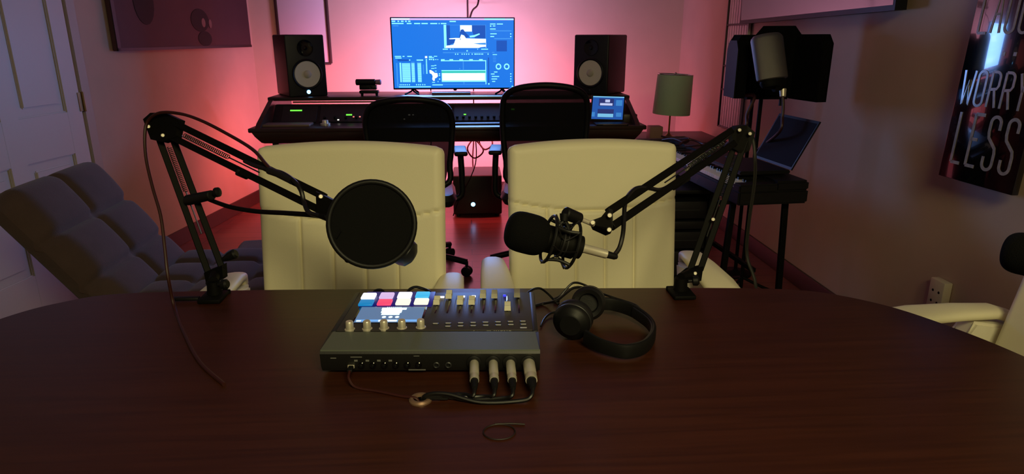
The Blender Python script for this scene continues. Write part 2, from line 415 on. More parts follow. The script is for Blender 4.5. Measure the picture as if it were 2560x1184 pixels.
def arm_pad(mb, x, az):
    st = [(0.268, 0.630, 0.010), (0.272, 0.668, 0.020), (0.262, 0.690, 0.026), (0.225, 0.700, 0.033), (0.14, 0.699, 0.040), (0.03, 0.692, 0.046), (-0.03, 0.682, 0.046), (-0.10, 0.672, 0.044), (-0.17, 0.662, 0.037), (-0.205, 0.650, 0.024), (-0.218, 0.632, 0.016)]
    P = [Vector((x, y, z + az)) for y, z, w_ in st]; n = len(P); vs = []; fs = []; sg = 20
    for i in range(n):
        d_ = (P[min(i + 1, n - 1)] - P[max(i - 1, 0)]).normalized(); s_ = Vector((1, 0, 0)); u_ = s_.cross(d_).normalized(); w_ = st[i][2]
        for k in range(sg):
            a = 2 * PI * k / sg; c = math.cos(a); s2 = math.sin(a)
            vs.append(P[i] + s_ * w_ * math.copysign(abs(c) ** 0.7, c) + u_ * 0.015 * math.copysign(abs(s2) ** 0.8, s2))
    for i in range(n - 1):
        for k in range(sg): k2 = (k + 1) % sg; fs.append([i * sg + k, i * sg + k2, (i + 1) * sg + k2, (i + 1) * sg + k])
    fs.append(list(range(sg))[::-1]); fs.append([(n - 1) * sg + k for k in range(sg)])
    mb.add(vs, fs)

# ------------------------------------------------------------ cream conference chairs (front faces local -y)
def conf_chair(label, loc, rz, backtop=1.05, tilt=10, ash=0.0, az=0.0):
    t = thing('conference_chair', label, 'chair', loc, rz, 'cream conference chairs around the table')
    hb = (backtop - 0.50) / math.cos(R(tilt))
    M = Matrix.Translation((0, 0.16 + 0.06, 0.50)) @ Matrix.Rotation(R(-tilt), 4, 'X')
    su = [-0.137, -0.052, 0.034, 0.120]
    cut = lambda u: 0.70 - 0.075 * (1 - u * u)
    d_ = pad(0.493, hb, 0.06, seams_u=su, depth=0.009, sig=0.0036, nu=150, nv=80, rc=0.022, arch=0.014, curve=-0.010, seam_fn=cut, vcut=cut)
    addpad(MB(), d_, M).build('backrest', leather, t, world=False, ang=60)
    M2 = Matrix.Translation((0, -0.26, 0.455)) @ Matrix.Rotation(R(90), 4, 'X') @ Matrix.Scale(-1, 4, (0, 1, 0))
    mb = MB()
    d2 = pad(0.50, 0.52, 0.09, seams_u=[-0.12, -0.04, 0.04, 0.12], depth=0.004, sig=0.003, nu=60, nv=40, rc=0.06)
    M2 = Matrix(((1, 0, 0, 0), (0, 0, 1, -0.27), (0, -1, 0, 0.455), (0, 0, 0, 1)))
    addpad(mb, d2, M2).build('seat', leather, t, world=False, ang=60)
    for s in (-1, 1):
        x = s * 0.295 + ash
        mb = MB()
        # armrest pad: flattened, tapering forward
        pts = [(x, 0.245, 0.615), (x, 0.235, 0.652), (x, 0.18, 0.672), (x, 0.05, 0.676), (x, -0.10, 0.670), (x, -0.20, 0.650)]
        arm_pad(mb, x, az)
        mb.build('armrest', leather, t, world=False)
        mb = MB()
        yzp = [(0.258, 0.670), (0.225, 0.565), (0.13, 0.50), (0.02, 0.455), (-0.06, 0.455), (-0.13, 0.52), (-0.20, 0.640), (-0.15, 0.655), (-0.10, 0.56), (-0.04, 0.50), (0.01, 0.53), (0.09, 0.57), (0.150, 0.62), (0.165, 0.685)]
        yzp = [(a, b_ + az * (b_ > 0.6)) for a, b_ in yzp]
        mb.prism(yzp, -0.030, 0.030, M=Matrix(((0, 0, 1, x * 0.985), (1, 0, 0, 0), (0, 1, 0, 0), (0, 0, 0, 1))), bev=0.007)
        mb.build('arm_bracket', white_pl, t, world=False)
    MB().cyl((0, 0, 0.10), (0, 0, 0.43), 0.028).box((0, 0.02, 0.415), (0.2, 0.3, 0.03), 0.008).build('column', chrome, t, world=False)
    for k in range(5):
        a = 2 * PI * k / 5 + 0.3; e = (0.29 * math.cos(a), 0.29 * math.sin(a))
        MB().tube([(0, 0, 0.115), (e[0] * 0.6, e[1] * 0.6, 0.10), (e[0], e[1], 0.075)], 0.017, seg=10).build('leg', chrome, t, world=False)
        MB().frm((e[0] - 0.022 * math.sin(a), e[1] + 0.022 * math.cos(a), 0.028), (math.sin(a), -math.cos(a), 0), [(0.02, 0), (0.028, 0.004), (0.028, 0.016), (0.018, 0.02), (0.018, 0.024), (0.028, 0.028), (0.028, 0.040), (0.02, 0.044)], 18).cyl((e[0], e[1], 0.028), (e[0], e[1], 0.08), 0.008, seg=10).build('caster', black_p, t, world=False)
    return t
conf_chair('cream leather chair behind the left boom arm and round pop filter', (-0.334, 1.455, 0), R(-4), 1.044, 9, -0.032)
conf_chair('cream leather chair behind the foam-covered microphone, right of the centre gap', (0.362, 1.575, 0), R(2), 1.026, 9)
conf_chair('cream leather chair at the right end of the table, cut by the frame edge', (1.060, 1.155, 0), R(-92), 1.05, 10, 0.0, -0.036)

# ------------------------------------------------------------ desk (studio console)
t = thing('studio_desk', 'wide dark wood studio console desk against the pink-lit wall', 'desk', (-0.12, 4.4, 0))
DX0, DX1 = -1.33, 1.10; dcx = (DX0 + DX1) / 2; dw = DX1 - DX0
MB().box((dcx, 4.23, 0.782), (dw, 0.36, 0.026), 0.006).build('worktop', wood_d, t)
yz = [(4.055, 0.770), (4.055, 0.745), (4.085, 0.705), (4.12, 0.695), (4.16, 0.695), (4.16, 0.770)]
Mx = Matrix(((0, 0, 1, DX0 + 0.02), (1, 0, 0, 0), (0, 1, 0, 0), (0, 0, 0, 1)))
b0 = MB().prism(yz, 0, dw - 0.04, M=Mx)
for i, v in enumerate(b0.v):   # apron tapers in towards its lower edge at both ends
    k_ = (0.77 - v[2]) / 0.075 * 0.05
    b0.v[i] = (v[0] + (k_ if v[0] < 0 else -k_), v[1], v[2])
b0.build('apron', wood_d, t)
# sloped instrument box with gear fascia
yz = [(4.30, 0.795), (4.41, 0.893), (4.41, 0.900), (4.455, 0.900), (4.455, 0.72), (4.30, 0.72)]
Mx = Matrix(((0, 0, 1, DX0 + 0.075), (1, 0, 0, 0), (0, 1, 0, 0), (0, 0, 0, 1)))
MB().prism(yz, 0, dw - 0.15, M=Mx).build('rack_housing', gear_d, t)
for x in (DX0 + 0.055, DX1 - 0.055):
    yz = [(4.06, 0.795), (4.10, 0.82), (4.40, 0.935), (4.84, 0.935), (4.84, 0.795)]
    Mx = Matrix(((0, 0, 1, x - 0.014), (1, 0, 0, 0), (0, 1, 0, 0), (0, 0, 0, 1)))
    MB().prism(yz, 0, 0.028, M=Mx).build('side_cheek', wood_d, t)
MB().box((dcx, 4.63, 0.9365), (dw - 0.06, 0.44, 0.023), 0.005).build('bridge_shelf', wood_d, t)
MB().box((-0.75, 4.408, 0.917), (0.78, 0.006, 0.010), 0.001).build('edge_strip', wood_l, t)
for x in (DX0 + 0.13, DX1 - 0.13):
    MB().box((x, 4.45, 0.36), (0.04, 0.62, 0.69), 0.005).box((x, 4.45, 0.02), (0.06, 0.7, 0.04), 0.006).build('leg_panel', wood_d, t)
MB().box((0.58, 4.30, 0.60), (0.04, 0.30, 0.18), 0.004).build('bracket', wood_d, t)

MB().box((-0.15, 4.854, 0.9365), (2.1, 0.006, 0.012), 0.001).build('led_strip', led_pk, t)
MB().box((DX0 + 0.107, 4.60, 0.55), (0.005, 0.36, 0.010), 0.001).build('led_strip', led_pk, t)
# gear fitted into the sloped fascia
fa = Vector((0, 4.30, 0.795)); fb = Vector((0, 4.41, 0.893)); fd = (fb - fa).normalized(); fn = Vector((0, -fd.z, fd.y))
FL = (fb - fa).length
def fp(x, s, o=0.0): v = fa + fd * s + fn * o; return Vector((x, v.y, v.z))
def fbox(mb, x0, x1, s0, s1, o0, o1, bev=0.001, mi=0):
    M = Matrix((Vector((1, 0, 0)), fd, fn)).transposed().to_4x4(); M.translation = fp((x0 + x1) / 2, (s0 + s1) / 2, (o0 + o1) / 2)
    b_ = bmesh.new(); bmesh.ops.create_cube(b_, size=1.0)
    for v in b_.verts: v.co = Vector((v.co.x * (x1 - x0), v.co.y * (s1 - s0), v.co.z * (o1 - o0)))
    if bev: bmesh.ops.bevel(b_, geom=b_.edges[:], offset=bev, segments=1, affect='EDGES')
    mb.bm(b_, mi, M); return mb
def gear(x0, x1, label, leds, knobs=8, name='rack_unit', s0=0.006, s1=None):
    s1 = s1 or FL - 0.006
    t = thing(name, label, 'audio equipment', fp((x0 + x1) / 2, s0, 0.0), 0, 'audio units in the desk fascia')
    fbox(MB(), x0, x1, s0, s1, 0.0, 0.006, 0.001).build('faceplate', gear_m, t)
    for i in range(knobs):
        x = x0 + (x1 - x0) * (i + 0.5) / knobs
        MB().frm(fp(x, 0.035, 0.006), fn, [(0.009, 0), (0.008, 0.014), (0.0, 0.0145)], 14).build('knob', black_p, t)
    for (x, s, w_, h_, m_) in leds:
        fbox(MB(), x - w_ / 2, x + w_ / 2, s - h_ / 2, s + h_ / 2, 0.005, 0.009, 0.0008).build('indicator_light', m_, t)
    return t
gear(-1.20, -0.98, 'dark rack unit with a green digital readout, at the left end of the desk', [(-1.115, 0.102, 0.075, 0.010, led_g)], 0)
gear(-0.96, -0.56, 'rack unit with a green readout above three salmon lights and a pale round dial', [(-0.775, 0.062, 0.038, 0.010, led_g), (-0.745, 0.045, 0.010, 0.008, led_r), (-0.705, 0.045, 0.010, 0.008, led_r), (-0.665, 0.045, 0.010, 0.008, led_r), (-0.84, 0.02, 0.011, 0.008, led_w)], 6)
gear(-0.54, -0.12, 'mixing unit seen dimly through the left black mesh chair', [(-0.39, 0.058, 0.013, 0.009, led_w), (-0.365, 0.058, 0.010, 0.007, led_w), (-0.42, 0.022, 0.010, 0.007, led_w)], 9)
gear(-0.10, 0.30, 'mixing unit with small green light between the two black mesh chairs', [(0.285, 0.100, 0.022, 0.012, led_g), (-0.03, 0.058, 0.016, 0.009, led_g)], 10)
gear(0.32, 0.70, 'rack unit with white line markings behind the right black mesh chair', [], 0)
t = thing('dial_controller', 'small round silver dial on the desk below the left speaker', 'controller', (-0.90, 4.20, 0.795))
MB().frm((-0.90, 4.20, 0.795), (0, 0, 1), [(0.03, 0), (0.03, 0.012), (0.02, 0.014), (0.018, 0.03), (0, 0.032)], 24).build('dial', nickel, t)
# brown panel added for the light strip of desk surface at left
t = thing('surface_strip', 'flat brown panel added for the light strip of desk surface, left end of the desk', 'desk panel', (-1.13, 4.18, 0.795))
MB().box((-1.13, 4.18, 0.802), (0.30, 0.12, 0.014), 0.004).build('strip_panel', mat('strip_brown', (120, 96, 84), 0.5, bump=0.05), t)
t = thing('palm_rest', 'long black pad lying on the desk between the black chairs', 'pad', (0.05, 4.16, 0.795))
MB().box((0.05, 4.16, 0.801), (0.34, 0.06, 0.012), 0.005).build('pad_cushion', black_v, t)

# tablet on the desk
tl = Vector((0.7914, 4.2400, 0.9599)); tr = Vector((0.9805, 4.2400, 0.9589)); bl = Vector((0.7725, 4.1800, 0.8226)); br_ = Vector((0.9739, 4.1800, 0.8160))
t = thing('laptop', 'small laptop with a blue lit screen standing on the desk under the right speaker', 'laptop', (0.875, 4.18, 0.795))
ux = (br_ - bl).normalized(); uz = (tl - bl).normalized(); un = ux.cross(uz).normalized()
def lq(u, v, o=0.0): return bl + (br_ - bl) * u + (tl - bl) * v + un * o
mb = MB(); mb.add([lq(-0.04, -0.06, 0), lq(1.04, -0.06, 0), lq(1.04, 1.06, 0), lq(-0.04, 1.06, 0), lq(-0.04, -0.06, -0.008), lq(1.04, -0.06, -0.008), lq(1.04, 1.06, -0.008), lq(-0.04, 1.06, -0.008)], [[0, 1, 2, 3], [4, 7, 6, 5], [0, 4, 5, 1], [1, 5, 6, 2], [2, 6, 7, 3], [3, 7, 4, 0]])
mb.build('screen_lid', black_p, t, smooth=False)
mb = MB()
def lr(u0, v0, u1, v1, mi, o): mb.quad([lq(u0, v0, o), lq(u1, v0, o), lq(u1, v1, o), lq(u0, v1, o)], mi)
lr(0, 0, 1, 1, 0, 0.001)
lr(0.0, 0.95, 1, 1, 1, 0.0015); lr(0.2, 0.58, 0.68, 0.9, 2, 0.0015); lr(0.24, 0.60, 0.64, 0.70, 3, 0.002); lr(0.40, 0.74, 0.55, 0.86, 3, 0.002)
lr(0.18, 0.08, 0.70, 0.44, 2, 0.0015); lr(0.19, 0.09, 0.69, 0.24, 1, 0.002); lr(0.0, 0.1, 0.1, 0.3, 4, 0.0015); lr(0.78, 0.12, 0.95, 0.30, 4, 0.0015); lr(0.75, 0.6, 0.95, 0.85, 4, 0.0015)
mb.build('screen_image', [emit('tablet_blue', (34, 86, 168)), emit('tablet_cyan', (120, 190, 230)), emit('tablet_navy', (40, 50, 110)), emit('tablet_white', (190, 200, 240)), emit('tablet_mid', (60, 130, 200))], t, smooth=False)
MB().box((0.885, 4.115, 0.8005), (0.20, 0.125, 0.010), 0.003).build('keyboard_base', gear_d, t)
MB().box((0.90, 4.050, 0.8005), (0.15, 0.004, 0.004), 0.001).build('front_edge', wood_l, t)

# ------------------------------------------------------------ desk television
TX0, TX1, TZ0, TZ1, TY = -0.514, 0.315, 0.978, 1.447, 4.62
t = thing('television', 'large screen showing a blue editing programme, standing on the desk before the pink wall', 'television', (-0.10, 4.64, 0.948))
MB().box((-0.10, TY + 0.020, (TZ0 + TZ1) / 2), (TX1 - TX0, 0.036, TZ1 - TZ0), 0.004).box((-0.10, TY + 0.05, 1.17), (0.55, 0.05, 0.28), 0.012).build('housing', black_g, t)
for x in (-0.385, 0.225):
    MB().tube([(x, TY + 0.02, 0.985), (x + 0.006, TY - 0.0, 0.968), (x + 0.045, TY - 0.06, 0.9515)], 0.006, smooth=0).tube([(x, TY + 0.02, 0.985), (x - 0.006, TY + 0.0, 0.968), (x - 0.045, TY - 0.06, 0.9515)], 0.006, smooth=0).tube([(x, TY + 0.02, 0.985), (x + 0.03, TY + 0.12, 0.9515)], 0.006, smooth=0).build('foot', black_m, t)
MB().ball((-0.095, TY + 0.008, 0.976), 0.010, sc=(1.2, 0.6, 0.8)).build('logo_bump', black_p, t)
mb = MB()
def sx_(x): return TX0 + 0.008 + (x - 95) / 1510.0 * (TX1 - TX0 - 0.016)
def sz_(y): return TZ1 - 0.006 - (y - 118) / 884.0 * (TZ1 - TZ0 - 0.016)
def rc_(x0, y0, x1, y1, mi, lv=1):
    y = TY - 0.0005 - 0.0004 * lv
    mb.quad([(sx_(x0), y, sz_(y1)), (sx_(x1), y, sz_(y1)), (sx_(x1), y, sz_(y0)), (sx_(x0), y, sz_(y0))], mi)
def pl_(pts, mi, lv=1):
    y = TY - 0.0005 - 0.0004 * lv; mb.quad([(sx_(x), y, sz_(yy)) for x, yy in pts], mi)
BG, DK, MD, LT, WH, PK, GN = range(7)
rc_(95, 118, 1605, 1002, BG, 0)
rc_(95, 120, 1605, 142, PK); rc_(97, 122, 320, 136, WH, 2); rc_(1240, 122, 1500, 138, LT, 2); rc_(1510, 126, 1600, 138, LT, 2)
rc_(810, 152, 888, 166, LT)
for x0, x1 in [(100, 145), (172, 192), (214, 246), (264, 286), (302, 330)]: rc_(x0, 150, x1, 166, LT)
for x0, x1 in [(100, 245), (284, 342), (374, 448), (464, 542), (572, 658), (674, 688), (702, 770)]: rc_(x0, 178, x1, 192, LT)
rc_(112, 206, 182, 220, MD); rc_(432, 206, 442, 218, MD)
# programme monitor picture
rc_(735, 200, 1258, 492, MD); rc_(770, 205, 812, 455, DK, 2); rc_(812, 205, 1252, 370, BG, 2); rc_(735, 200, 766, 492, LT, 2)
pl_([(1060, 205), (1252, 205), (1252, 370), (1120, 370)], DK, 3)
rc_(938, 206, 1084, 284, WH, 4)
pl_([(800, 370), (880, 364), (1258, 376), (1258, 490), (752, 490), (760, 462), (850, 450), (880, 380), (800, 380)], WH, 4)
pl_([(790, 385), (872, 378), (862, 428), (790, 455)], DK, 5)
pl_([(945, 262), (975, 255), (1000, 290), (1050, 345), (1010, 365), (985, 330), (950, 310), (940, 395), (925, 350)], DK, 5)
pl_([(950, 322), (985, 332), (1010, 370), (930, 372)], WH, 6)
pl_([(1052, 338), (1110, 328), (1175, 306), (1184, 318), (1115, 352), (1060, 358)], LT, 5)
pl_([(1100, 432), (1255, 424), (1255, 450), (1180, 446)], MD, 5); pl_([(1190, 480), (1255, 474), (1255, 490), (1165, 490)], BG, 5)
for x0, x1 in [(716, 780), (806, 818), (842, 850), (1148, 1156), (1196, 1282)]: rc_(x0, 500, x1, 512, LT)
rc_(716, 542, 1295, 555, MD); rc_(1012, 518, 1028, 534, LT)
for x in (868, 896, 950, 978, 1006, 1034, 1076, 1110, 1126, 1146, 1166, 1188, 1208, 1276): rc_(x, 560, x + 12, 576, LT)
# right column
for x0, y0, x1 in [(1310, 184, 1378), (1394, 184, 1470), (1344, 208, 1376), (1310, 246, 1380), (1312, 306, 1392), (1312, 340, 1360)]: rc_(x0, y0, x1, y0 + 12, LT)
rc_(1310, 206, 1326, 224, LT); rc_(1310, 268, 1578, 282, MD); rc_(1360, 366, 1578, 380, MD)
rc_(1388, 396, 1520, 534, DK)
for y in (306, 340): rc_(1560, y, 1576, y + 14, LT)
rc_(1330, 542, 1364, 552, MD); rc_(1340, 570, 1394, 580, LT)
for y in (600, 620, 640, 660): rc_(1342, y, 1382, y + 8, MD)
for cx in (1412, 1516):
    for k in range(20):
        a0 = 2 * PI * k / 20; a1 = 2 * PI * (k + 1) / 20; cy = 728
        pl_([(cx + 36 * math.cos(a0), cy + 40 * math.sin(a0)), (cx + 36 * math.cos(a1), cy + 40 * math.sin(a1)), (cx + 21 * math.cos(a1), cy + 23 * math.sin(a1)), (cx + 21 * math.cos(a0), cy + 23 * math.sin(a0))], LT)
for y, x0, x1 in [(792, 1355, 1398), (818, 1316, 1362), (850, 1326, 1420), (882, 1322, 1394), (914, 1330, 1370)]: rc_(x0, y, x1, y + 12, LT)
for y in (816, 850, 882, 914): rc_(1560, y, 1577, y + 13, LT)
rc_(1580, 978, 1596, 994, LT)
# lower left bin
for x0, y0, x1, y1 in [(118, 590, 196, 602), (214, 590, 238, 602), (272, 590, 330, 602), (122, 610, 200, 622), (386, 636, 468, 650), (290, 636, 308, 648)]: rc_(x0, y0, x1, y1, LT)
rc_(150, 634, 292, 656, DK); rc_(172, 676, 190, 925, LT); rc_(128, 680, 146, 985, MD); rc_(460, 700, 474, 822, MD)
for j in range(20):
    y = 684 + j * 12.2
    rc_(200, y, 304, y + 8.5, LT); rc_(318, y, 358, y + 8.5, LT); rc_(394, y, 440, y + 8.5, LT)
rc_(196, 680, 306, 925, MD, 0.6); rc_(316, 664, 360, 925, MD, 0.6); rc_(390, 664, 442, 925, MD, 0.6)
for x in (160, 182, 204, 226, 250, 276, 366, 392, 414, 444, 470): rc_(x, 952, x + 14, 966, LT)
rc_(150, 980, 552, 992, LT); rc_(492, 592, 520, 618, WH)
for j in range(12): rc_(500, 630 + j * 16, 516, 642 + j * 16, LT)
# track headers
for x0, y0, x1, y1 in [(540, 592, 580, 604), (602, 590, 644, 600), (540, 608, 604, 618), (540, 628, 560, 642), (566, 628, 580, 642), (590, 628, 606, 646), (620, 630, 632, 642), (644, 632, 656, 642), (564, 712, 604, 722), (606, 706, 630, 716), (564, 744, 604, 754), (608, 740, 630, 750), (610, 780, 632, 788), (570, 924, 606, 934), (572, 956, 704, 968)]: rc_(x0, y0, x1, y1, LT)
pl_([(540, 772), (560, 770), (590, 790), (604, 806), (640, 810), (646, 850), (628, 870), (604, 880), (606, 905), (588, 912), (572, 888), (580, 850), (568, 822), (544, 812)], WH)
for y in (812, 834, 880): rc_(658, y, 674, y + 14, LT)
rc_(640, 912, 650, 926, LT)
# timeline
rc_(688, 646, 1258, 658, LT)
for x in (690, 796, 920, 1044, 1168): rc_(x, 632, x + 46, 648, LT)
rc_(1246, 656, 1257, 958, LT); rc_(962, 660, 974, 775, MD); rc_(966, 920, 978, 960, MD); rc_(916, 746, 930, 762, MD)
rc_(692, 772, 1248, 790, LT); rc_(692, 784, 1248, 810, GN, 2); rc_(692, 808, 1248, 924, LT, 2); rc_(700, 812, 1240, 905, WH, 3)
rc_(700, 952, 1250, 960, MD)
rc_(1280, 612, 1294, 940, DK); rc_(1280, 942, 1296, 962, LT)
mb.build('screen_image', [s_bg, s_dk, s_md, s_lt, s_wh, s_pk, s_gn], t, smooth=False)
for (z, nm) in ((1.40, 'led_strip'), (1.02, 'led_strip')):
    MB().box((-0.10, TY + 0.082, z), (0.56, 0.006, 0.012), 0.001).build(nm, led_pk, t)

# cables behind and below the television
def cable(name, label, pts, r, m, group=None, smooth=6):
    p0 = Vector(pts[0]); mb = MB(); mb.tube([Vector(p) - p0 for p in pts], r, smooth=smooth)
    o = mb.build(name, m); o.location = p0; tag(o, label, 'cable', group); return o
cable('video_cable', 'thin cable hanging straight down the wall above the television', [(0.0, 5.68, 1.9), (0.0, 5.68, 1.5), (0.0, 5.60, 1.35), (0.02, 4.9, 1.2), (0.0, 4.71, 1.1)], 0.006, frame_m)
cable('power_cable', 'curved dark cable slanting to the top of the television', [(0.09, 5.685, 1.9), (0.09, 5.66, 1.60), (0.03, 5.3, 1.50), (-0.02, 4.9, 1.3), (-0.03, 4.71, 1.15)], 0.007, frame_m)
for i, (x, l_) in enumerate([(-0.275, 'thin cable hanging below the television, left of the grey box'), (0.032, 'thin cable hanging below the television, right of the grey box')]):
    cable('signal_cable', l_, [(x, 4.70, 1.03), (x, 4.73, 0.985), (x, 4.865, 0.957), (x, 4.87, 0.72), (x * 1.2, 4.86, 0.42), (x * 1.6 - 0.14, 4.86, 0.15), (x * 1.9 - 0.20, 4.90, 0.008)], 0.004, black_m, 'cables below the television')
t = thing('media_box', 'flat mauve-grey box lying on the desk below the television', 'media player', (-0.12, 4.56, 0.948))
MB().box((-0.12, 4.56, 0.957), (0.26, 0.10, 0.018), 0.005).build('box_body', mat('grey_box', (120, 100, 118), 0.5, bump=0.04), t)

# ------------------------------------------------------------ studio monitors
def speaker(label, x, y, rz, led):
    t = thing('studio_speaker', label, 'speaker', (x, y, 0.948), rz, 'studio speakers on the desk')
    w, h, d_ = 0.25, 0.388, 0.33
    mb = MB(); b_ = MB().box((0, d_ / 2, h / 2), (w, d_, h), 0.010, seg=3); b_.build('cabinet', black_v, t, world=False)
    c = (0.0, 0, 0.142)
    MB().frm(c, (0, -1, 0), [(0.098, 0), (0.098, 0.006), (0.092, 0.010), (0.084, 0.006), (0.082, 0.0015)], 40).build('woofer_rim', black_p, t, world=False)
    MB().frm((0, -0.0015, 0.142), (0, -1, 0), [(0.083, 0.002), (0.080, 0.006), (0.076, 0.0055), (0.030, 0.0035), (0.026, 0.004)], 40).build('woofer_cone', cone_m, t, world=False)
    MB().frm((0, -0.002, 0.142), (0, -1, 0), [(0.028, 0), (0.024, 0.006), (0.012, 0.010), (0, 0.011)], 24).build('dust_cap', cone_c, t, world=False)
    MB().frm((0, 0, 0.305), (0, -1, 0), [(0.052, 0), (0.050, 0.004), (0.030, 0.001), (0.014, 0.001), (0.010, 0.006), (0, 0.007)], 30).build('tweeter', black_g, t, world=False)
    if led: MB().frm((0, 0, 0.030), (0, -1, 0), [(0.013, 0), (0.012, 0.003), (0, 0.004)], 16).build('power_light', led_b, t, world=False)
    else: MB().frm((0, 0, 0.030), (0, -1, 0), [(0.008, 0), (0.007, 0.003), (0, 0.004)], 16).build('badge', gear_m, t, world=False)
    return t
speaker('black studio speaker with cream cone and glowing blue light, left end of desk', -1.045, 4.46, R(28), True)
speaker('black studio speaker with cream cone and no light, right end of desk', 0.815, 4.50, R(-34), False)

# small camera left of the television
t = thing('camcorder', 'small dark camera on a low stand, on the desk left of the television', 'camera', (-0.655, 4.50, 0.948))
MB().frm((-0.745, 4.50, 1.036), (1, 0, 0), [(0.014, 0), (0.020, 0.004), (0.020, 0.125), (0.014, 0.13)], 20).build('top_barrel', black_p, t)
MB().frm((-0.614, 4.50, 1.036), (1, 0, 0), [(0.016, 0), (0.018, 0.03), (0.012, 0.036)], 20).build('end_cap', mat('mauve_plastic', (150, 110, 130), 0.5, bump=0.02), t)
MB().box((-0.665, 4.50, 1.003), (0.11, 0.05, 0.030), 0.004).frm((-0.645, 4.474, 1.003), (0, -1, 0), [(0.012, 0), (0.012, 0.006), (0.006, 0.006), (0, 0.004)], 18).build('camera_body', black_p, t)
MB().box((-0.660, 4.50, 0.974), (0.125, 0.06, 0.020), 0.006).build('mount', black_p, t)
for x in (-0.708, -0.612): MB().cyl((x, 4.50, 0.9485), (x, 4.50, 0.968), 0.008, 0.010, seg=12).build('foot', black_p, t)

# ------------------------------------------------------------ black mesh office chairs (backs to camera, front faces +y)
def office_chair(label, x, y, top, rz):
    t = thing('office_chair', label, 'chair', (x, y, 0), rz, 'black mesh office chairs at the desk')
    z0 = 0.56; hh = top - z0
    def prof(s_):  # outline half width
        return 0
    pts = []
    W_ = 0.222
    for px_, pz in [(-0.17, 0), (-0.205, 0.12), (-W_, 0.28), (-W_ + 0.002, hh - 0.10), (-0.195, hh - 0.045), (-0.13, hh - 0.014), (0, hh), (0.13, hh - 0.014), (0.195, hh - 0.045), (W_ - 0.002, hh - 0.10), (W_, 0.28), (0.205, 0.12), (0.17, 0)]:
        pts.append(Vector((px_, -0.20 - 0.10 * ((pz - 0.15) / hh) ** 2 + 0.03 * (1 - (px_ / W_) ** 2) * -1, z0 + pz)))
    MB().tube(pts, 0.016, seg=10, closed=True, smooth=5).build('back_frame', black_p, t, world=False)
    # mesh panel
    vs = []; fs = []; nu, nv = 20, 24
    for j in range(nv + 1):
        pz = hh * j / nv
        # half width at height
        if pz < hh - 0.10: wdt = 0.17 + (W_ - 0.17) * min(1, (pz / 0.28) ** 0.7)
        else: wdt = W_ * math.sqrt(max(0.0, 1 - ((pz - (hh - 0.10)) / 0.104) ** 2.6))
        for i in range(nu + 1):
            u = -1 + 2 * i / nu; px_ = u * wdt
            vs.append((px_, -0.20 - 0.10 * ((pz - 0.15) / hh) ** 2 - 0.03 * (1 - (px_ / W_) ** 2), z0 + pz))
    for j in range(nv):
        for i in range(nu): a = j * (nu + 1) + i; fs.append([a, a + 1, a + nu + 2, a + nu + 1])
    n_ = len(vs); vs += [(a, b2 + 0.004, c) for a, b2, c in vs]; fs += [[n_ + k for k in f[::-1]] for f in fs]
    MB().add(vs, fs).build('back_mesh', mesh_m, t, world=False)
    MB().tube([(0, -0.235, z0 + 0.02), (0, -0.25, 0.50), (0, -0.16, 0.44), (0, -0.05, 0.43)], 0.022, seg=10).build('back_post', black_p, t, world=False)
    d2 = pad(0.48, 0.46, 0.07, nu=24, nv=24, rc=0.08)
    addpad(MB(), d2, Matrix(((1, 0, 0, 0), (0, 0, 1, -0.22), (0, -1, 0, 0.465), (0, 0, 0, 1)))).build('seat', black_v, t, world=False)
    for s in (-1, 1):
        a = MB().box((s * 0.27, 0.02, 0.705), (0.075, 0.24, 0.026), 0.012, seg=3).build('armrest', black_p, t, world=False)
        MB().tube([(s * 0.27, 0.0, 0.69), (s * 0.275, 0.0, 0.55), (s * 0.26, 0.0, 0.44), (s * 0.1, 0, 0.425)], 0.018, seg=10).build('arm_post', black_p, t, world=False)
    MB().cyl((0, 0, 0.09), (0, 0, 0.43), 0.026).build('gas_column', black_m, t, world=False)
    for k in range(5):
        a = 2 * PI * k / 5 + R(50); e = (0.31 * math.cos(a), 0.31 * math.sin(a))
        MB().tube([(0, 0, 0.12), (e[0] * 0.6, e[1] * 0.6, 0.105), (e[0], e[1], 0.085)], 0.018, seg=10).build('leg', black_p, t, world=False)
        MB().frm((e[0] - 0.022 * math.sin(a), e[1] + 0.022 * math.cos(a), 0.030), (math.sin(a), -math.cos(a), 0), [(0.02, 0), (0.030, 0.004), (0.030, 0.016), (0.018, 0.02), (0.018, 0.024), (0.030, 0.028), (0.030, 0.040), (0.02, 0.044)], 18).cyl((e[0], e[1], 0.03), (e[0], e[1], 0.09), 0.009, seg=10).build('caster', black_p, t, world=False)
    return t
office_chair('black mesh office chair at the desk, the lower one on the left', -0.325, 3.68, 1.020, R(3))
office_chair('black mesh office chair at the desk, the taller one on the right', 0.415, 3.70, 1.085, R(-5))

